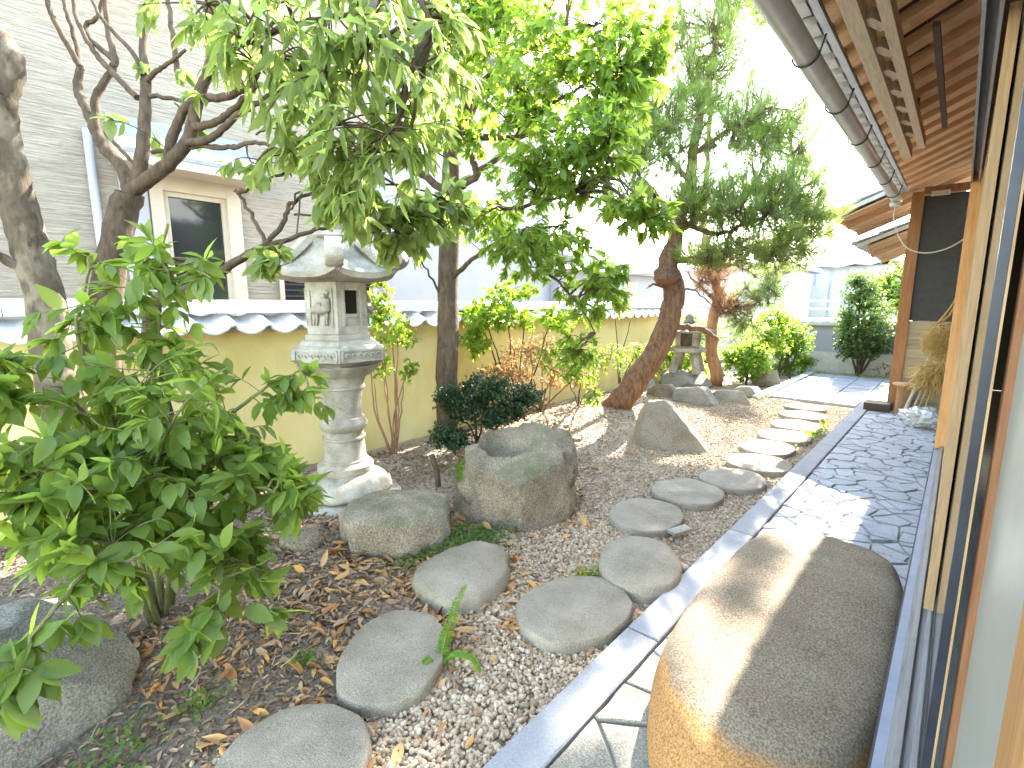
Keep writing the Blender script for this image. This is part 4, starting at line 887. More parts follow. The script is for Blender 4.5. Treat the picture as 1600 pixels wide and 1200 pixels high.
# ---------------------------------------------------------------- trees, shrubs, plants
CAM = A((0, 0, 1.5)); FWD = A((-.66, .735, -.159))
def limb(root, name, pts, r0, r1, mat, n=8, jit=.004, k=6, anchors=None, taper=1., flare=0.):
    p = smooth_path(pts, k, jit); t = np.linspace(0, 1, len(p)); r = r0+(r1-r0)*t**taper
    r = r*(1+.06*np.array([mnoise.noise((q[0]*5, q[1]*5, q[2]*5)) for q in p]))
    if flare: r = r*(1+flare*np.exp(-t*14))
    b = MB(); b.tube(p, r, n); o = b.build(name, mat, root, True, 60)
    if anchors is not None: anchors += [(q, rr) for q, rr in zip(p[len(p)//4:], r[len(p)//4:])]
    return o
def crown(root, clusters, anchors, twigs, lpt, ln, tmpl, mat, tmat, droop=.2, tipfrac=.5, rosette=.5, keep=0, leafname='leaf', upn=1., sub=3, tw=.004, twn=4, shell=.45, arch=.12, flutter=.4, inward=0., petiole=.0):
    """grow twigs from the limbs into each cluster and set leaves along their outer part"""
    anc = [A(a) for a, _ in anchors]; tb = MB(); PP, DD, LL = [], [], []
    tot = sum(c[2] for c in clusters)
    for c, rad, wgt in clusters:
        c, rad = A(c, float), A(rad, float)*np.ones(3); local = list(anc)
        for _ in range(sub):      # a few secondary branches into the cluster
            q = c+ball(1, .6)[0]*rad*.6; dist = [np.linalg.norm(q-a) for a in anc]; a0 = anc[int(np.argmin(dist))]
            ds = min(dist); m = (a0+q)/2+rng.normal(0, .07, 3)*ds+A((0, 0, .12*ds)); p = smooth_path([a0, m, q], 5, .006*min(1, ds*2)); tb.tube(p, np.linspace(tw*2.6, tw*1.3, len(p)), 5, False); local += p[4:]
        la = A(local)
        for tip in c+ball(max(1, int(twigs*wgt/tot)), shell)*rad:
            d2 = np.linalg.norm(la-tip, axis=1); a0 = la[int(np.argmin(d2*rng.uniform(.85, 1.3, len(la))))]
            m = (a0+tip)/2+A((0, 0, arch*np.linalg.norm(tip-a0)))+rng.normal(0, .03, 3); p = [(1-t)**2*a0+2*t*(1-t)*m+t*t*tip for t in np.linspace(0, 1, 6)]
            tb.tube(p, np.linspace(tw, tw*.45, 6), twn, False)
            T = nrm(p[-1]-p[-2])
            for k in range(lpt):
                t = 1-tipfrac*(rng.random()**1.5 if rosette else rng.random()); q = (1-t)**2*a0+2*t*(1-t)*m+t*t*tip
                ra = nrm(np.cross(T, rng.normal(size=3))); d = nrm(T*(.35+.5*rng.random())+ra*(.9)+rng.normal(0, .15, 3)); d = nrm(d+A((0, 0, -droop*rng.uniform(.5, 1.5))))
                PP.append(q); DD.append(d); LL.append(ln*rng.uniform(.6, 1.15))
    tb.build('twigs', tmat, root, True, kind='stuff')
    PP, DD, LL = A(PP), A(DD), A(LL); n = len(PP); Nn = A((0, 0, 1.))*upn+rng.normal(0, flutter, (n, 3)); R = frames(DD, Nn)*LL[:, None, None]
    which = rng.integers(0, len(tmpl), n); single = np.zeros(n, bool)
    if keep:
        dv = PP-CAM; dep = dv@FWD; u = (dv@A((.744, .668, 0)))/np.maximum(dep, .01); w = (dv@A((-.106, .118, .987)))/np.maximum(dep, .01)
        vis = (dep > .3) & (abs(u) < 1.03) & (abs(w) < .78); score = np.where(vis, LL/np.maximum(dep, .3), 0); idx = np.argsort(-score)[:keep]; idx = idx[score[idx] > 0]; single[idx] = True
    for k, (tv, tf) in enumerate(tmpl):
        s = (which == k) & ~single
        if s.any(): batch_mesh('foliage', tv, tf, R[s], PP[s], mat, root, kind='stuff')
    if keep:
        ms = []
        for tv, tf in tmpl:
            me = bpy.data.meshes.new(leafname); me.from_pydata([tuple(v) for v in tv], [], [tuple(map(int, f)) for f in tf]); me.materials.append(M[mat]); me.polygons.foreach_set('use_smooth', [True]*len(me.polygons)); ms.append(me)
        o0 = origin(root)
        for i in np.nonzero(single)[0]:
            o = bpy.data.objects.new(leafname, ms[which[i]]); COL.objects.link(o); o.parent = root
            m = Matrix([[*R[i][0], 0], [*R[i][1], 0], [*R[i][2], 0], [0, 0, 0, 1]]); m.translation = Vector(PP[i]-o0); o.matrix_basis = m
def xyz(p, dz=0): return (p[0], p[1], p[2]+dz)

# far left trunk
t = thing('smooth_trunk_tree', (-3.55, .2, 0), 'thick smooth grey trunk with peeling pale patches at the left edge of the garden', 'tree')
an_ = []
limb(t, 'trunk', [(-3.55, .42, -.1), (-3.683,0.343,1.062), (-3.716,0.344,1.517), (-3.749,0.312,1.821), (-3.767,0.291,2.113), (-3.754,0.282,2.328), (-3.719,0.290,2.535)], .105, .058, 'barkgrey', 14, .003, 6, an_)
limb(t, 'trunk', [(-3.719,0.290,2.535), (-3.696,0.342,2.678), (-3.732,0.333,2.790), (-3.837,0.267,2.917), (-4.092,0.175,3.238)], .062, .04, 'barkgrey', 12, .003, 5, an_)
limb(t, 'branch', [(-3.755,0.312,1.654), (-3.730,0.238,1.715), (-3.715,0.131,1.787), (-3.878,0.023,1.962)], .03, .018, 'barkgrey', 8)
crown(t, [((-4.382,0.062,3.603), (.6, .6, .4), 1)], an_, 60, 9, .10, LEAF, 'shrubleaf', 'barktwig')

# pollarded tree with bare crooked limbs, long drooping leaves on its right half
t = thing('long_leaved_tree', (-3.75, .62, 0), 'crooked many limbed tree with long drooping leaves in front of the hooded window', 'tree')
an_ = []; bt = 'barktwig'
limb(t, 'trunk', [(-3.75, .68, -.1), (-3.780,0.554,1.181), (-3.794,0.615,1.519), (-3.750,0.693,1.891), (-3.693,0.771,2.139)], .095, .07, bt, 12, .004, 6, None, 1., .25)
F_ = (-3.693,0.771,2.139)
for pts, r0, r1 in [
  ([F_, (-3.520,0.883,2.252), (-3.357,0.994,2.403), (-3.277,1.049,2.639), (-3.186,1.099,2.807), (-3.167,1.098,3.036), (-3.111,1.131,3.272)], .05, .024),
  ([F_, (-3.771,0.762,2.292), (-3.916,0.705,2.440), (-4.012,0.684,2.616), (-4.121,0.663,2.780), (-4.126,0.687,2.914)], .042, .028),
  ([(-3.641,0.803,2.197), (-3.602,0.832,2.353), (-3.614,0.868,2.571), (-3.630,0.896,2.771)], .044, .036),
  ([(-3.630,0.896,2.771), (-3.667,0.915,3.007), (-3.674,0.956,3.225), (-3.711,0.970,3.442)], .024, .016),
  ([(-3.960,0.696,2.518), (-3.982,0.721,2.726), (-3.914,0.800,2.872), (-3.893,0.817,2.923)], .028, .022),
  ([(-3.893,0.817,2.923), (-3.922,0.805,3.118), (-3.949,0.815,3.403)], .022, .014), ([(-3.893,0.817,2.923), (-4.033,0.734,3.060), (-4.069,0.732,3.140), (-4.014,0.780,3.191), (-3.995,0.833,3.360)], .02, .013),
  ([(-4.126,0.687,2.914), (-4.236,0.634,3.124), (-4.299,0.606,3.258), (-4.356,0.600,3.468)], .022, .014), ([(-4.126,0.687,2.914), (-4.248,0.697,3.151), (-4.312,0.681,3.346), (-4.308,0.735,3.579)], .018, .012),
  ([(-3.684,0.856,2.681), (-3.837,0.792,2.830), (-3.954,0.740,2.951), (-4.088,0.694,3.167), (-4.153,0.707,3.435)], .022, .013),
  ([(-3.632,0.899,2.789), (-3.672,0.851,2.919), (-3.786,0.757,3.087), (-3.890,0.711,3.301)], .016, .010),
  ([(-3.464,0.919,2.311), (-3.418,0.953,2.463), (-3.300,1.021,2.604), (-3.068,1.090,2.590), (-2.859,1.142,2.595), (-2.765,1.173,2.663)], .034, .018),
  ([(-3.326,1.010,2.474), (-3.125,1.083,2.480), (-2.932,1.133,2.543), (-2.768,1.153,2.583)], .026, .014),
  ([(-3.363,0.989,2.403), (-3.142,1.049,2.394), (-2.933,1.119,2.477), (-2.661,1.167,2.514), (-2.400,1.208,2.570)], .026, .013),
  ([(-3.252,1.072,2.704), (-3.022,1.107,2.792), (-2.738,1.158,2.795), (-2.424,1.235,2.789), (-2.133,1.357,2.775)], .026, .013),
  ([(-3.167,1.098,3.036), (-2.821,1.212,3.077), (-2.381,1.321,3.009), (-1.975,1.453,2.883), (-1.788,1.506,2.664)], .026, .012),
  ([(-3.357,0.994,2.403), (-3.106,1.097,2.342), (-2.848,1.165,2.338), (-2.691,1.225,2.280), (-2.580,1.258,2.287)], .018, .006),
  ([(-3.552,0.864,2.358), (-3.333,1.009,2.374), (-3.116,1.134,2.365), (-2.996,1.174,2.370)], .014, .006),
  ([(-3.621,0.886,2.680), (-3.466,0.992,2.654), (-3.356,1.035,2.588)], .016, .010), ([(-3.402,0.999,2.740), (-3.417,0.992,2.954), (-3.460,0.998,3.164), (-3.447,0.973,3.306)], .018, .012),
  ([(-2.996,1.174,2.370), (-2.967,1.178,2.267), (-2.859,1.245,2.251), (-2.803,1.274,2.279)], .006, .003), ([(-2.852,1.169,2.378), (-2.727,1.217,2.393), (-2.605,1.237,2.296), (-2.549,1.295,2.328)], .006, .003),
  ([(-3.629,0.895,2.760), (-3.538,0.914,2.784), (-3.435,0.960,2.819), (-3.296,1.013,2.866)], .018, .010),
  ([(-3.904,0.732,2.515), (-3.756,0.768,2.387), (-3.625,0.808,2.276)], .016, .012)]:
    limb(t, 'branch', pts, r0*.88, r1*.75, bt, 9, .0025, 7, an_)
# the low stem that reaches up to the right, with bare twigs over the lantern
limb(t, 'trunk', [(-3.55, .95, -.1), (-3.343,0.708,1.342), (-3.190,0.899,1.588), (-3.045,1.056,1.710), (-2.972,1.213,1.818)], .035, .02, bt, 8, .004, 6)
for pts, r0, r1 in [([(-2.972,1.213,1.818), (-2.913,1.346,1.874), (-2.871,1.463,1.925), (-2.839,1.568,1.962)], .016, .008), ([(-2.972,1.213,1.818), (-2.957,1.324,1.954), (-2.941,1.362,2.063), (-2.876,1.432,2.117), (-2.718,1.515,2.160)], .016, .008),
   ([(-2.962,1.224,1.832), (-3.035,1.192,1.982), (-3.089,1.144,2.113), (-3.101,1.136,2.127)], .013, .007), ([(-3.089,1.144,2.113), (-2.930,1.216,2.158), (-2.757,1.300,2.212), (-2.613,1.355,2.245)], .012, .006), ([(-2.871,1.463,1.925), (-2.788,1.499,2.063), (-2.734,1.453,2.253), (-2.611,1.393,2.411)], .008, .005), ([(-2.913,1.375,2.008), (-2.803,1.472,1.997), (-2.764,1.495,1.947)], .007, .004), ([(-2.937,1.357,2.027), (-2.849,1.390,2.124), (-2.843,1.340,1.867)], .006, .004)]:
    limb(t, 'branch', pts, r0, r1, bt, 7, .005, 5, an_)
crown(t, [((-2.137,1.219,2.472), (.38, .40, .38), 4.2), ((-2.392,1.093,2.635), (.32, .34, .28), 2.8), ((-1.895,1.381,2.530), (.36, .38, .36), 4.), ((-2.019,1.254,2.144), (.30, .3, .24), 2.8), ((-1.879,1.457,2.187), (.2, .22, .2), 1.6), ((-2.387,1.150,2.247), (.22, .22, .2), 1.7), ((-2.703,0.990,2.819), (.34, .34, .24), 2.), ((-2.220,1.176,2.931), (.5, .5, .2), 2.2), ((-1.978,1.393,2.931), (.4, .4, .2), 1.6), ((-1.908,1.682,2.716), (.24, .24, .26), 1.4), ((-2.179,1.273,1.954), (.16, .16, .12), .8)],
      an_, 290, 8, .13, LONG, 'yuzu', 'barktwig', droop=.9, tipfrac=.34, keep=290, sub=3, tw=.005, arch=.15, flutter=.55, upn=.8, shell=.55)
crown(t, [((-2.253,1.607,1.914), (.22, .22, .17), 2.6), ((-2.375,1.392,2.057), (.2, .2, .16), 1.6), ((-2.862,1.224,1.728), (.12, .12, .10), .8), ((-2.246,1.908,2.017), (.2, .2, .15), 1.6), ((-2.781,1.190,2.179), (.2, .2, .1), .4), ((-3.436,0.963,2.588), (.35, .35, .3), .5)], an_, 95, 9, .11, LEAF, 'yuzu', 'barktwig', droop=.55, tipfrac=.5, sub=2, tw=.0035, flutter=.5)

# tree with lobed leaves in the middle
t = thing('lobed_leaf_tree', (-4.05, 3.45, 0), 'straight brown trunk tree with glowing yellow green lobed leaves in the middle', 'tree')
an_ = []; bb = 'barkbrown'
limb(t, 'trunk', [(-4.05, 3.45, -.1), (-3.869,3.307,0.753), (-3.907,3.373,1.338), (-3.939,3.415,1.854), (-3.926,3.468,2.360), (-3.925,3.524,2.615)], .115, .098, bb, 14, .004, 6, an_)
for pts, r0, r1 in [
  ([(-3.925,3.524,2.615), (-3.960,3.505,2.982), (-3.892,3.562,3.279), (-3.793,3.646,3.570), (-3.728,3.710,3.915), (-3.666,3.723,4.344), (-3.594,3.739,4.752)], .085, .045),
  ([(-3.897,3.532,2.538), (-3.923,3.260,2.644), (-3.931,3.003,2.748), (-3.832,2.692,2.787), (-3.879,2.422,2.989)], .045, .02),
  ([(-3.867,3.559,2.661), (-3.710,3.614,2.767), (-3.740,3.559,2.952), (-3.750,3.512,3.090), (-3.680,3.569,3.376), (-3.567,3.630,3.506)], .04, .03),
  ([(-3.724,3.601,2.767), (-3.474,3.642,2.862), (-3.292,3.624,2.965), (-3.051,3.570,2.974), (-2.650,3.508,2.910)], .03, .014),
  ([(-3.750,3.512,3.090), (-3.386,3.552,3.024), (-3.114,3.513,2.974), (-2.815,3.543,3.132), (-2.434,3.640,3.258)], .028, .012),
  ([(-3.774,3.663,3.570), (-3.282,3.658,3.707), (-2.798,3.686,3.721), (-2.304,3.698,3.612)], .04, .014), ([(-3.728,3.710,3.915), (-3.751,3.311,4.051), (-3.862,2.974,4.212)], .035, .014), ([(-3.743,3.657,3.415), (-3.705,3.374,3.522), (-3.662,3.146,3.546)], .022, .01),
  ([(-3.916,3.408,1.725), (-3.719,3.406,1.844), (-3.476,3.375,1.949), (-3.040,3.388,2.089), (-2.529,3.452,2.153)], .03, .01), ([(-3.920,3.480,2.392), (-3.380,3.412,2.350), (-2.809,3.375,2.329), (-2.357,3.381,2.370)], .025, .01), ([(-3.953,3.333,1.532), (-3.947,3.188,1.781), (-3.905,2.990,1.949)], .015, .006),
  ([(-3.040,3.388,2.089), (-2.735,3.463,1.801), (-2.441,3.532,1.527), (-2.291,3.608,1.259)], .016, .006)]:
    limb(t, 'branch', pts, r0, r1, bb, 9, .006, 5, an_)
crown(t, [((-2.599,3.515,3.360), (.7, .68, .6), 7), ((-2.084,3.538,3.221), (.4, .4, .5), 4.), ((-3.242,3.447,3.828), (.55, .55, .45), 4.4), ((-2.632,3.320,2.596), (.5, .5, .38), 4.6), ((-2.165,3.343,2.655), (.36, .36, .34), 3.6), ((-1.664,2.999,2.132), (.28, .26, .10), 1.), ((-1.574,3.053,2.010), (.2, .2, .08), .6), ((-2.729,3.366,1.955), (.5, .5, .28), 4.), ((-2.331,3.653,1.634), (.34, .36, .32), 3.), ((-3.300,3.330,2.274), (.38, .38, .25), 1.8), ((-3.583,3.313,3.994), (.45, .45, .4), 2.8), ((-2.457,3.570,1.144), (.16, .2, .2), .8), ((-3.764,3.260,4.499), (.8, .8, .3), 2.5), ((-2.621,3.694,4.277), (.8, .7, .3), 2.6), ((-3.739,3.123,3.134), (.3, .3, .3), 1.), ((-3.089,3.442,3.171), (.42, .42, .34), 2.6), ((-1.932,3.726,3.456), (.22, .22, .3), 1.3), ((-3.613,3.177,3.490), (.3, .3, .3), 1.2), ((-3.879,2.901,2.057), (.25, .25, .2), .7), ((-3.563,3.393,3.024), (.22, .22, .2), .8), ((-3.776,3.104,3.826), (.35, .35, .35), 1.6)],
      an_, 1350, 9, .10, LOBED, 'kaku', 'barktwig', droop=.45, tipfrac=.45, keep=290, sub=4, tw=.004, flutter=.55, shell=.5)

# pine leaning over the gravel
t = thing('leaning_pine', (-3.49, 6.14, .05), 'leaning pine with furrowed bark and a wide feathery green crown', 'tree')
an_ = []; pb = 'barkpine'
limb(t, 'trunk', [(-3.58, 6.0, -.05), (-3.334,5.906,0.167), (-3.168,6.139,0.554), (-3.015,6.360,0.941), (-2.945,6.516,1.371), (-2.949,6.586,1.715), (-3.046,6.564,2.016), (-3.024,6.631,2.231)], .185, .125, pb, 18, .006, 7, None, .8, .12)
for pts, r0, r1 in [([(-3.022,6.629,2.214), (-2.970,6.702,2.652), (-2.875,6.775,3.224), (-2.841,6.808,3.860), (-2.744,6.892,4.476), (-2.693,6.896,4.911)], .11, .02), ([(-2.978,6.659,2.482), (-2.591,6.781,2.701), (-2.209,7.037,2.927), (-1.837,7.282,3.145)], .05, .015), ([(-3.038,6.581,2.059), (-2.631,6.758,2.131), (-2.167,7.062,2.245), (-1.779,7.299,2.356)], .05, .014), ([(-2.987,6.669,2.567), (-3.278,6.501,2.994), (-3.581,6.321,3.421)], .045, .015), ([(-2.849,6.782,3.461), (-2.481,6.969,3.742), (-2.174,7.170,4.028)], .04, .012), ([(-2.898,6.737,3.140), (-3.238,6.541,3.644), (-3.428,6.498,4.233)], .04, .012),
   ([(-2.892,6.522,1.182), (-2.697,6.630,1.184), (-2.509,6.716,1.119), (-2.366,6.755,1.021)], .045, .03), ([(-3.048,6.501,1.732), (-3.144,6.352,1.756), (-3.156,6.196,1.710)], .02, .008), ([(-2.932,6.593,1.672), (-2.752,6.691,1.697), (-2.500,6.739,1.500)], .02, .006), ([(-2.970,6.702,2.652), (-2.560,6.746,2.411), (-2.161,6.852,2.503), (-1.855,7.039,2.724), (-1.638,7.336,3.198)], .04, .012)]:
    limb(t, 'branch', pts, r0, r1, pb, 8, .01, 5, an_)
b = MB(); v, f = rock_mesh((-2.991,6.404,1.863), (.16, .16, .13), 0, 55, p=2.1, amp=.2, sub=3); b.add(v, f); b.build('burl', pb, t, True)
def pine_crown(root, clusters, tufts, nn, ln, mat='needle', cand=.25, up=.5, spread=.75, w=1.0):
    anc = A([a for a, _ in an_]); tb = MB(); PP, DD, CC = [], [], []
    tot = sum(c[2] for c in clusters)
    for c, rad, wgt in clusters:
        c, rad = A(c, float), A(rad, float)*np.ones(3); loc = list(anc)
        for _ in range(5):
            q = c+ball(1, .7)[0]*rad*.65; a0 = anc[int(np.argmin(np.linalg.norm(anc-q, axis=1)))]; p = smooth_path([a0, (a0+q)/2+rng.normal(0, .07, 3), q], 5, .01); tb.tube(p, np.linspace(.018, .008, len(p)), 5, False); loc += p[3:]
        la = A(loc)
        for tip in c+ball(int(tufts*wgt/tot), .5)*rad:
            a0 = la[int(np.argmin(np.linalg.norm(la-tip, axis=1)*rng.uniform(.85, 1.3, len(la))))]; ax = nrm(nrm(tip-a0)+A((0, 0, up))+rng.normal(0, .2, 3)); base = tip-ax*rng.uniform(.08, .22)
            tb.tube([a0, (a0+base)/2+A((0, 0, -.03)), base, tip], [.008, .006, .005, .003], 4, False); isc = rng.random() < cand
            for k in range(nn):
                s = rng.random()**.7; q = base+(tip-base)*s; d = nrm(ax*(.55+.6*s)+nrm(np.cross(ax, rng.normal(size=3)))*spread); PP.append(q); DD.append(d); CC.append(isc)
    tb.build('twigs', 'barkbrown', root, True, kind='stuff'); PP, DD, CC = A(PP), A(DD), A(CC); n = len(PP)
    R = frames(DD, rng.normal(size=(n, 3)))*(ln*rng.uniform(.6, 1.15, n))[:, None, None]*A((w, 1, 1))
    for sel, mt in ((~CC, mat), (CC, 'candle' if mat == 'needle' else mat)):
        if sel.any(): batch_mesh('needles', NEEDLE[0], NEEDLE[1], R[sel], PP[sel], mt, root, kind='stuff')
pine_crown(t, [((-2.734,6.689,2.866), (.85, .8, .5), 5), ((-2.036,7.016,2.744), (.75, .65, .6), 5.5), ((-3.138,6.685,3.896), (.65, .6, .6), 4.4), ((-2.744,6.892,4.476), (.6, .55, .65), 3.6), ((-2.261,7.023,3.707), (.62, .55, .55), 4.), ((-3.410,6.351,3.476), (.45, .45, .5), 2.4), ((-1.748,7.219,3.119), (.5, .5, .55), 2.4), ((-1.764,7.139,2.182), (.55, .5, .32), 2.2), ((-2.471,6.772,2.163), (.65, .5, .2), 2.2), ((-2.663,6.984,5.192), (.4, .4, .4), 1.6), ((-1.812,7.147,3.676), (.4, .4, .45), 1.4), ((-1.465,7.231,2.627), (.35, .3, .35), 1.), ((-3.162,6.789,5.102), (.4, .4, .45), 1.6), ((-3.613,6.422,4.018), (.45, .4, .45), 1.8), ((-3.558,6.231,2.909), (.4, .35, .3), 1.)], 3100, 44, .15, cand=.38, up=.9, spread=.6, w=1.1)
pine_crown(t, [((-2.464,7.018,2.012), (.4, .3, .14), 1)], 60, 30, .10, 'brownneedle', 0, -.3)
for i, (a_, c_) in enumerate([((-2.122,6.991,2.985), (-1.950,7.065,3.870)), ((-2.542,6.914,3.742), (-2.463,6.938,4.778)), ((-2.027,7.007,2.664), (-1.629,7.261,3.443)), ((-2.771,6.798,4.150), (-2.912,6.752,5.152)), ((-1.837,7.160,2.584), (-1.440,7.380,3.210)), ((-2.261,7.023,3.707), (-2.050,7.257,4.541)), ((-2.624,6.819,4.269), (-2.310,7.126,5.015))]):
    limb(t, 'branch', [a_, tuple((A(a_)*.5+A(c_)*.5)+A((.03, .03, -.05))), c_], .012, .004, 'barktwig', 5, .008, 6)

# the second, reddish trunk behind the little lantern with rusty dead sprays
t = thing('rusty_conifer', (-3.42, 9.6, 0), 'smaller tree with orange red trunk and rusty dead sprays behind the little lantern', 'tree')
an_ = []
limb(t, 'trunk', [(-3.38, 9.55, -.1), (-3.251,9.311,0.153), (-3.378,9.311,0.680), (-3.418,9.390,1.207), (-3.404,9.517,1.735), (-3.611,9.446,2.262), (-3.731,9.490,2.965)], .13, .06, 'barkred', 12, .008, 6, an_, 1., .1)
limb(t, 'trunk', [(-3.728,9.488,2.942), (-3.829,9.707,4.372), (-3.996,10.059,6.061), (-3.973,10.512,7.428), (-3.0, 11.2, 7.5)], .055, .02, 'barkpine', 8, .008, 6, an_)  # upper trunk added to carry the unseen shading crown
for pts in ([(-3.418,9.390,1.207), (-3.191,9.534,1.558), (-2.890,9.742,1.902)], [(-3.420,9.464,1.559), (-3.709,9.144,1.906), (-3.865,9.055,2.138)], [(-3.611,9.446,2.262), (-3.044,9.653,2.131), (-2.638,9.819,1.840)]): limb(t, 'branch', pts, .035, .01, 'barkred', 6, .01, 5, an_)
pine_crown(t, [((-3.485,9.370,2.022), (.42, .4, .35), 2.2), ((-3.149,9.422,1.500), (.45, .4, .3), 1.6)], 240, 26, .15, 'brownneedle', 0, .1, .9, 1.5)
pine_crown(t, [((-3.15, 11.2, 7.5), (1.0, 1.75, .55), 1), ((-2.02, 10.5, 7.5), (.32, .65, .3), .22), ((-1.84, 12.0, 7.4), (.16, .14, .1), .018), ((-1.76, 11.5, 7.4), (.08, .16, .1), .010)], 640, 40, .22, 'needle', .1, .2, .9, 2.6)  # unseen high needle clusters, added to shade and dapple the near stones and kerb
pine_crown(t, [((-2.681,9.619,1.725), (.55, .5, .38), 2), ((-2.589,9.936,2.181), (.5, .5, .3), 1.2), ((-2.901,9.423,1.104), (.4, .35, .35), 1.)], 420, 30, .13, 'needle', .1, .2, .9, 1.4)

# big broad-leaved shrub in the near left corner
t = thing('broad_leaved_shrub', (-2.75, .50, 0), 'large glossy broad leaved shrub filling the left side in front of the ochre wall', 'shrub')
an_ = []
for pts, r0, r1 in [([(-2.75, .50, -.05), (-2.555,0.500,0.884), (-2.515,0.552,1.273), (-2.482,0.588,1.618), (-2.421,0.619,1.819)], .016, .005), ([(-2.72, .48, -.05), (-2.560,0.419,0.845), (-2.567,0.349,1.182), (-2.581,0.314,1.388), (-2.570,0.378,1.637)], .015, .005), ([(-2.78, .54, -.05), (-2.492,0.609,0.813), (-2.347,0.788,1.038), (-2.232,0.915,1.150), (-2.154,0.998,1.206)], .014, .004), ([(-2.70, .46, -.05), (-2.332,0.323,0.713), (-2.292,0.188,0.865), (-2.281,0.087,0.985)], .014, .004), ([(-2.74, .52, -.05), (-2.268,0.480,0.545), (-1.925,0.511,0.526), (-1.780,0.489,0.450)], .012, .004), ([(-2.70, .48, -.05), (-2.162,0.323,0.640), (-1.956,0.173,0.661), (-1.845,0.055,0.599), (-1.818,-0.008,0.511)], .012, .004), ([(-2.76, .52, -.05), (-2.347,0.587,0.738), (-2.043,0.731,0.774), (-1.922,0.829,0.723)], .012, .004), ([(-2.74, .5, -.05), (-2.350,0.456,0.774), (-2.159,0.476,1.017), (-2.046,0.542,1.168)], .012, .004), ([(-2.72, .5, -.05), (-2.545,0.325,0.978), (-2.598,0.179,1.149), (-2.604,0.051,1.213)], .012, .004)]:
    limb(t, 'stem', pts, r0, r1, 'stemgreen', 6, .004, 5, an_)
crown(t, [((-2.321,0.439,0.891), (.42, .38, .26), 7), ((-2.355,0.225,0.984), (.36, .36, .26), 5), ((-2.258,0.690,0.845), (.38, .34, .24), 5.5), ((-2.397,0.508,1.207), (.34, .3, .22), 3), ((-2.435,0.550,1.564), (.22, .2, .26), 1.9), ((-2.562,0.331,1.388), (.24, .24, .2), 1.8), ((-2.575,0.383,1.686), (.10, .1, .18), .35), ((-2.271,0.715,1.640), (.10, .1, .14), .5), ((-2.163,0.965,1.094), (.16, .16, .14), 1.2), ((-2.065,0.840,0.738), (.22, .2, .18), 2.4), ((-2.096,0.388,0.663), (.34, .32, .18), 3.6), ((-2.043,0.619,0.569), (.24, .24, .16), 1.8), ((-2.125,0.168,0.712), (.2, .2, .12), .8), ((-2.183,0.084,0.878), (.22, .22, .2), 2.), ((-2.477,0.089,1.177), (.2, .2, .2), 1.6), ((-1.904,0.654,0.471), (.13, .13, .1), .5)],
      an_, 450, 8, .097, LEAF, 'shrubleaf', 'stemgreen', droop=.35, tipfrac=.6, keep=250, sub=3, tw=.0028, flutter=.4, shell=.5, rosette=0)
crown(t, [((-1.777,0.419,0.428), (.08, .08, .05), 1.2), ((-1.804,0.467,0.450), (.09, .09, .06), 1.), ((-1.813,0.048,0.560), (.14, .14, .07), 1.3), ((-1.770,-0.016,0.466), (.05, .05, .04), .6), ((-1.786,0.668,0.357), (.04, .04, .05), .4)], an_, 26, 7, .11, LEAF, 'shrubleaf', 'stemgreen', droop=.7, tipfrac=.4, keep=48, sub=0, tw=.0026, flutter=.4)

# fan of thin stems behind the lantern
def bush(name, base, label, cat, stems, clusters, twigs, lpt, ln, tmpl, mat, smat, group=None, sr=.012, **kw):
    global an_
    t = thing(name, base, label, cat, group); an_ = []
    for p in stems:
        m = (A(base)+A(p))/2+rng.normal(0, .04, 3); limb(t, 'stem', [xyz(base, -.04), tuple(m), p], sr, sr*.4, smat, 6, .006, 5, an_)
    crown(t, clusters, an_, twigs, lpt, ln, tmpl, mat, smat, **kw); return t
nb = (-4.02, 2.75, .0)
bush('nandina', nb, 'fan of thin reddish stems with fine yellow green leaves beside the tall lantern', 'shrub', [(-4.127,2.583,0.991), (-4.146,2.712,1.349), (-4.145,2.820,1.531), (-4.047,2.841,1.225), (-3.922,2.887,0.919), (-4.069,2.583,0.752), (-4.070,2.701,0.986), (-3.948,2.824,0.736), (-4.015,2.777,1.107)],
     [((-4.212,2.747,1.470), (.2, .2, .2), 3), ((-4.070,2.821,1.225), (.28, .28, .2), 3.4), ((-4.072,2.632,0.991), (.16, .16, .2), 1.4), ((-3.915,2.880,0.858), (.12, .12, .12), .8), ((-4.189,2.814,1.684), (.14, .14, .1), .8)], 240, 16, .042, [SMALL2], 'nandina', 'stem', sr=.011, droop=.2, tipfrac=.7, tw=.002, twn=3, flutter=.5, rosette=0)
bush('azalea', (-3.72, 3.6, .0), 'low dense dark green shrub behind the hollowed boulder', 'shrub', [(-3.593,3.077,0.430), (-3.412,3.424,0.658), (-3.187,3.745,0.577), (-3.513,3.347,0.720), (-3.468,2.888,0.299)],
     [((-3.390,3.447,0.670), (.36, .34, .18), 4.4), ((-3.588,3.118,0.601), (.22, .22, .16), 2.), ((-3.161,3.765,0.564), (.22, .24, .16), 2.), ((-3.401,2.946,0.287), (.26, .22, .15), 2.6), ((-3.270,3.366,0.430), (.24, .22, .14), 1.6), ((-3.438,3.229,0.491), (.24, .22, .16), 1.6), ((-3.204,3.571,0.470), (.22, .22, .14), 1.2)], 1300, 12, .04, [SMALL2], 'dark', 'barktwig', sr=.014, droop=.05, tipfrac=.8, tw=.002, twn=3, flutter=.6, rosette=0)
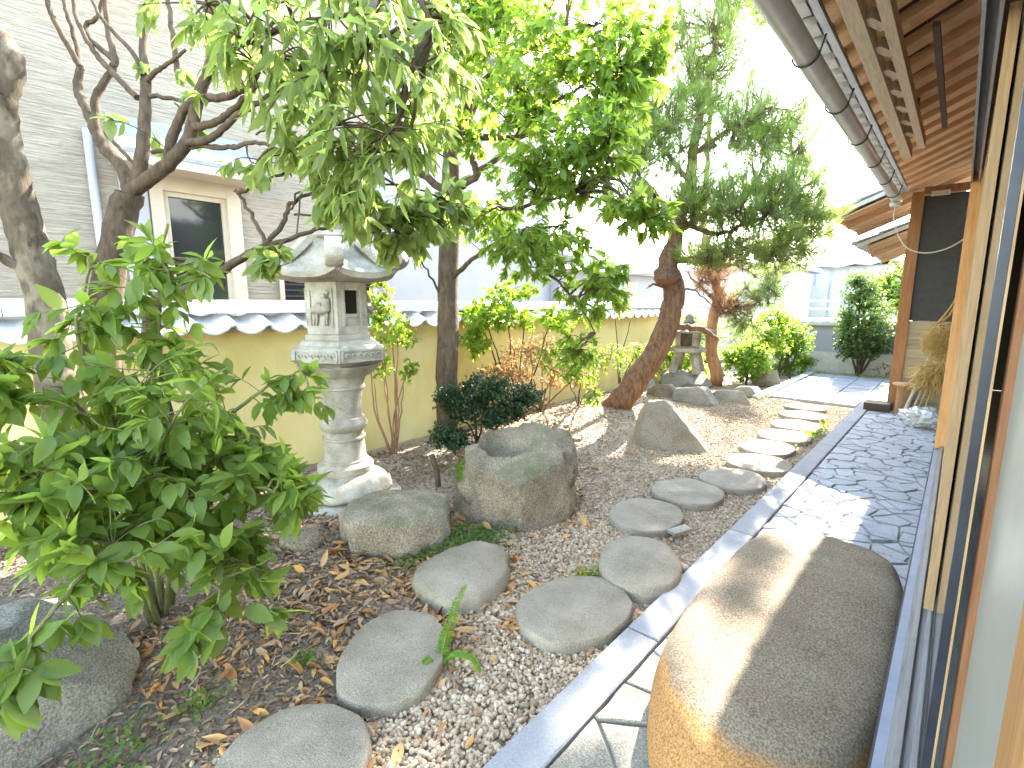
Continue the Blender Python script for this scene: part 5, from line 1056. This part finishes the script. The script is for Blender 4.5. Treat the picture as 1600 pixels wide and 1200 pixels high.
bush('dry_shrub', (-4.22, 5.3, .03), 'scrubby shrub with bare reddish twigs and dry rusty leaves against the wall', 'shrub', [(-4.005,4.464,1.003), (-3.880,4.677,0.840), (-3.858,4.899,1.145), (-3.704,5.102,0.818), (-3.971,4.312,0.786), (-3.557,5.182,0.577), (-3.679,4.807,0.607)],
     [((-3.821,4.730,0.840), (.6, .55, .3), 3), ((-3.959,4.298,0.674), (.4, .4, .16), 2), ((-3.560,5.046,0.592), (.4, .4, .16), 2)], 420, 7, .05, [SMALL2], 'dry', 'stem', sr=.014, droop=.2, tipfrac=.6, tw=.0032, twn=3, flutter=.7, sub=8)
bush('maple_sapling', (-4.1, 4.6, .03), 'airy sapling with bright lime leaves in front of the wall right of the brown trunk', 'sapling', [(-4.055,4.079,1.319), (-3.975,4.318,1.463), (-4.188,4.007,1.537), (-3.858,4.527,1.312), (-3.692,4.811,1.309)],
     [((-4.008,4.137,1.391), (.5, .45, .2), 4), ((-4.069,3.885,1.108), (.22, .22, .22), 1.4), ((-3.631,4.731,1.312), (.4, .4, .2), 2), ((-3.939,4.391,1.648), (.4, .4, .14), 1.4), ((-3.462,5.018,1.309), (.4, .35, .14), 1.)], 330, 9, .075, LOBED, 'nandina', 'barktwig', sr=.014, droop=.25, tipfrac=.6, tw=.0026, twn=3, flutter=.5)
bush('drooping_shrub', (-4.0, 5.9, .05), 'slender shrub with drooping green leaf tufts between the dry shrub and the pine', 'shrub', [(-3.215,4.739,0.883), (-3.208,4.549,0.609), (-3.100,4.912,0.577)],
     [((-3.150,4.647,0.823), (.28, .28, .26), 3), ((-3.461,4.518,0.883), (.2, .2, .2), 1.2), ((-3.058,4.785,0.447), (.12, .12, .12), .7)], 110, 8, .085, LONG, 'lime', 'barktwig', sr=.012, droop=.6, tipfrac=.4, tw=.003, twn=3)
bush('lime_shrub', (-4.2, 7.4, .05), 'thin yellow green shrub growing along the wall behind the pine trunk', 'shrub', [(-3.963,7.276,1.246), (-3.804,7.331,0.838), (-4.125,7.039,1.450)],
     [((-3.782,7.306,0.634), (.5, .45, .35), 3), ((-4.022,7.153,1.551), (.25, .25, .3), 1.4), ((-4.062,6.788,0.656), (.35, .3, .3), 1.2)], 200, 8, .06, [SMALL2], 'nandina', 'barktwig', sr=.012, droop=.2, tipfrac=.7, tw=.003, twn=3)
for i, (base, lab, cl, n_, mt) in enumerate([
   ((-2.85, 9.7, 0), 'bright lime shrub at the foot of the rusty conifer', [((-2.954,9.921,0.483), (.55, .5, .45), 1)], 420, 'lime'),
   ((-3.0, 10.6, 0), 'tall yellow green shrub between the conifer and the low hedge', [((-3.002,11.032,0.786), (.6, .6, .55), 2), ((-2.854,11.520,1.169), (.4, .4, .4), 1)], 460, 'nandina'),
   ((-2.75, 11.4, 0), 'rounded green shrub behind the low hedge by the white end wall', [((-2.769,12.184,0.737), (.62, .6, .52), 1)], 480, 'lime'),
   ((-3.9, 10.2, 0), 'lime green shrub behind the little stone lantern', [((-4.109,9.553,0.428), (.6, .5, .45), 2), ((-3.651,9.750,0.065), (.5, .4, .3), 1)], 360, 'nandina'),
   ((-4.2, 11.6, 0), 'pale shrub far behind the pine trunk below the white railing', [((-4.817,11.860,0.813), (.9, .7, .5), 1)], 360, 'lime')]):
    c0 = A(cl[0][0]); bush('garden_shrub', base, lab, 'shrub', [tuple(c0+ball(1)[0]*.35) for _ in range(5)], cl, n_, 10, .075, [SMALL2], mt, 'barktwig', 'bright shrubs at the far left of the path', sr=.016, droop=.2, tipfrac=.8, tw=.003, twn=3, flutter=.6, rosette=0)
bush('low_hedge', (-2.45, 11.35, 0), 'low clipped green hedge beside the far end of the path', 'hedge', [(-3.000,11.433,0.110), (-2.853,11.840,0.125), (-2.646,12.301,0.141), (-2.504,12.702,0.145)], [((-2.965,11.318,0.069), (.35, .35, .16), 1), ((-2.745,12.073,0.126), (.4, .4, .16), 1.2), ((-2.510,12.708,0.202), (.3, .4, .16), 1)], 420, 9, .06, [SMALL2], 'lime', 'barktwig', sr=.012, droop=.1, tipfrac=.9, tw=.003, twn=3, rosette=0)
bush('camellia_bush', (-1.50, 12.75, 0), 'tall rounded dark leaved bush standing alone left of the pillar', 'bush', [(-1.643,12.685,0.899), (-1.564,13.007,1.433), (-1.339,13.063,0.758), (-1.659,13.010,1.838), (-1.773,12.626,1.166), (-1.322,13.361,1.432)],
     [((-1.513,12.845,1.099), (.62, .62, .78), 6), ((-1.643,12.888,1.835), (.45, .45, .42), 2), ((-1.253,13.111,0.623), (.42, .42, .32), 1.2), ((-1.715,12.562,0.631), (.32, .3, .35), 1)], 1100, 11, .07, [SMALL2], 'bushleaf', 'barktwig', sr=.03, droop=.1, tipfrac=.8, tw=.004, twn=3, flutter=.6, rosette=0, shell=.36)
bush('small_bush', (-.2, 13.0, 0), 'low brownish scrub between the rounded bush and the pillar', 'bush', [(-1.110,13.670,0.099), (-0.959,13.821,0.169)], [((-1.054,13.445,0.083), (.5, .4, .22), 1)], 140, 8, .06, [SMALL2], 'dry', 'barktwig', sr=.012, tw=.003, twn=3)
def far_tree(base, lab, h, cl, n_, mt, ls=.3):
    global an_
    t = thing('far_tree', base, lab, 'tree', 'trees beyond the garden end'); an_ = []
    limb(t, 'trunk', [xyz(base, -.1), xyz(base, h*.4), xyz(base, h*.7)], .16, .06, 'barkbrown', 8, .02, 5, an_)
    crown(t, cl, an_, n_, 9, ls, [SMALL2], mt, 'barktwig', droop=.1, tipfrac=.8, tw=.02, twn=3, flutter=.7, rosette=0, sub=6)
far_tree((.3, 17, 0), 'bright yellow green tree peeping out beside the pillar', 3.6, [((-1.415,17.860,1.857), (.9, .9, .9), 2), ((-1.614,17.623,1.590), (.8, .8, .6), 1)], 420, 'lime', .13)
far_tree((-2.2, 24, 0), 'pale airy tree rising over the distant house roof', 5, [((-3.582,24.280,2.775), (1.3, 1.2, .7), 2), ((-3.102,24.710,2.775), (1.1, 1.1, .6), 1)], 300, 'farleaf', .16)
far_tree((-7.5, 30, 0), 'hazy dark tree showing through the pine crown at the skyline', 6, [((-6.498,30.450,5.641), (2., 2., 2.), 1)], 200, 'farleaf', .22)

# ground plants
def patch(name, label, cat, area, n, ln, mat):
    P_, D_ = [], []
    for _ in range(n):
        c = area[rng.integers(len(area))]; x, y = rng.normal(c[0], c[2]), rng.normal(c[1], c[3])
        if any(((x-a)/r)**2+((y-b_)/s)**2 < .9 for a, b_, r, s in stones_xy): continue
        P_.append((x, y, gh(x, y)+rng.uniform(.005, .05))); D_.append((rng.normal(0, .7), rng.normal(0, .7), rng.uniform(.05, .7)))
    P_, D_ = A(P_), A(D_); o = batch_mesh(name, SMALL2[0], SMALL2[1], frames(D_, A((0, 0, 1.))+rng.normal(0, .4, (len(P_), 3)))*(ln*rng.uniform(.6, 1.3, len(P_)))[:, None, None], P_, mat, None, kind='stuff'); return o
patch('ground_cover', '', '', [(-2.13, 2.12, .09, .13), (-2.25, 2.05, .09, .1), (-2.28, 1.72, .07, .12), (-2.12, 1.98, .10, .10)], 1900, .024, 'moss')
patch('ground_cover', '', '', [(-1.42, 2.2, .03, .05), (-1.38, 2.12, .03, .03), (-1.35, 2.26, .03, .05)], 220, .028, 'fern')
patch('ground_cover', '', '', [(-1.92, .82, .03, .03), (-2.0, .45, .05, .05), (-2.0, .2, .08, .06), (-3.0, 1.2, .12, .1), (-3.2, 2.9, .1, .1), (-3.9, 6.0, .12, .2)], 500, .028, 'moss')
patch('ground_cover', '', '', [(-1.15, 6.6, .05, .3), (-2.35, 9.0, .12, .25), (-1.3, 12.6, .4, .12), (-2.3, 12.3, .1, .3)], 900, .05, 'nandina')
def sprig(name, base, label, fronds, mat='fern', cat='fern'):
    t = thing(name, base, label, cat)
    for pts, ln in fronds:
        p = smooth_path(pts, 6); b = MB(); b.tube(p, np.linspace(.0025, .001, len(p)), 4); f_ = b.build('frond', 'stemgreen', t, True); P_, D_, L_ = [], [], []
        for i in range(1, len(p)):
            tg = nrm(p[i]-p[i-1]); s = nrm(np.cross(tg, (0, 0, 1)))
            for sg in (1, -1): 
                for q in (p[i], (p[i]+p[i-1])/2): P_.append(q); D_.append(s*sg+tg*.35+rng.normal(0, .08, 3)); L_.append(ln*(1-.65*(i/len(p))**1.5))
        P_, D_, L_ = A(P_), A(D_), A(L_); tv, tf = leaf_template(.55, .15, .1, (0, .3, .7, 1.))
        batch_mesh('leaflets', tv, tf, frames(D_, A((0, 0, 1.))+rng.normal(0, .15, (len(P_), 3)))*L_[:, None, None], P_, mat, f_, kind='stuff')
    return t
sprig('fern', (-1.50, 1.22, 0), 'single bright green fern leaning up the edge of a round stepping stone', [([(-1.49, 1.20, .0), (-1.51, 1.26, .09), (-1.56, 1.36, .16), (-1.62, 1.47, .18)], .038), ([(-1.49, 1.20, .0), (-1.43, 1.24, .05), (-1.36, 1.27, .05), (-1.31, 1.26, .02)], .032), ([(-1.49, 1.20, .0), (-1.50, 1.15, .04), (-1.49, 1.10, .03)], .028)])
sprig('seedling', (-2.98, 2.72, 0), 'little lime seedling left of the hollowed boulder', [([(-2.98, 2.72, 0), (-2.96, 2.70, .10), (-2.99, 2.74, .20)], .07), ([(-2.98, 2.72, 0), (-3.03, 2.70, .09), (-3.07, 2.73, .15)], .06), ([(-2.98, 2.72, 0), (-2.92, 2.66, .07), (-2.90, 2.64, .14)], .06)], 'nandina', 'seedling')
o = MB().tube(smooth_path([(-2.879,2.353,0.102), (-2.903,2.358,0.225), (-2.946,2.346,0.348)], 3), .022, 8).build('cut_stub', 'barktwig', None, True, 50, loc=(-3.1, 2.55, 0)); o['label'] = 'short cut stem stub sticking out of the litter beside the boulder'; o['category'] = 'stub'
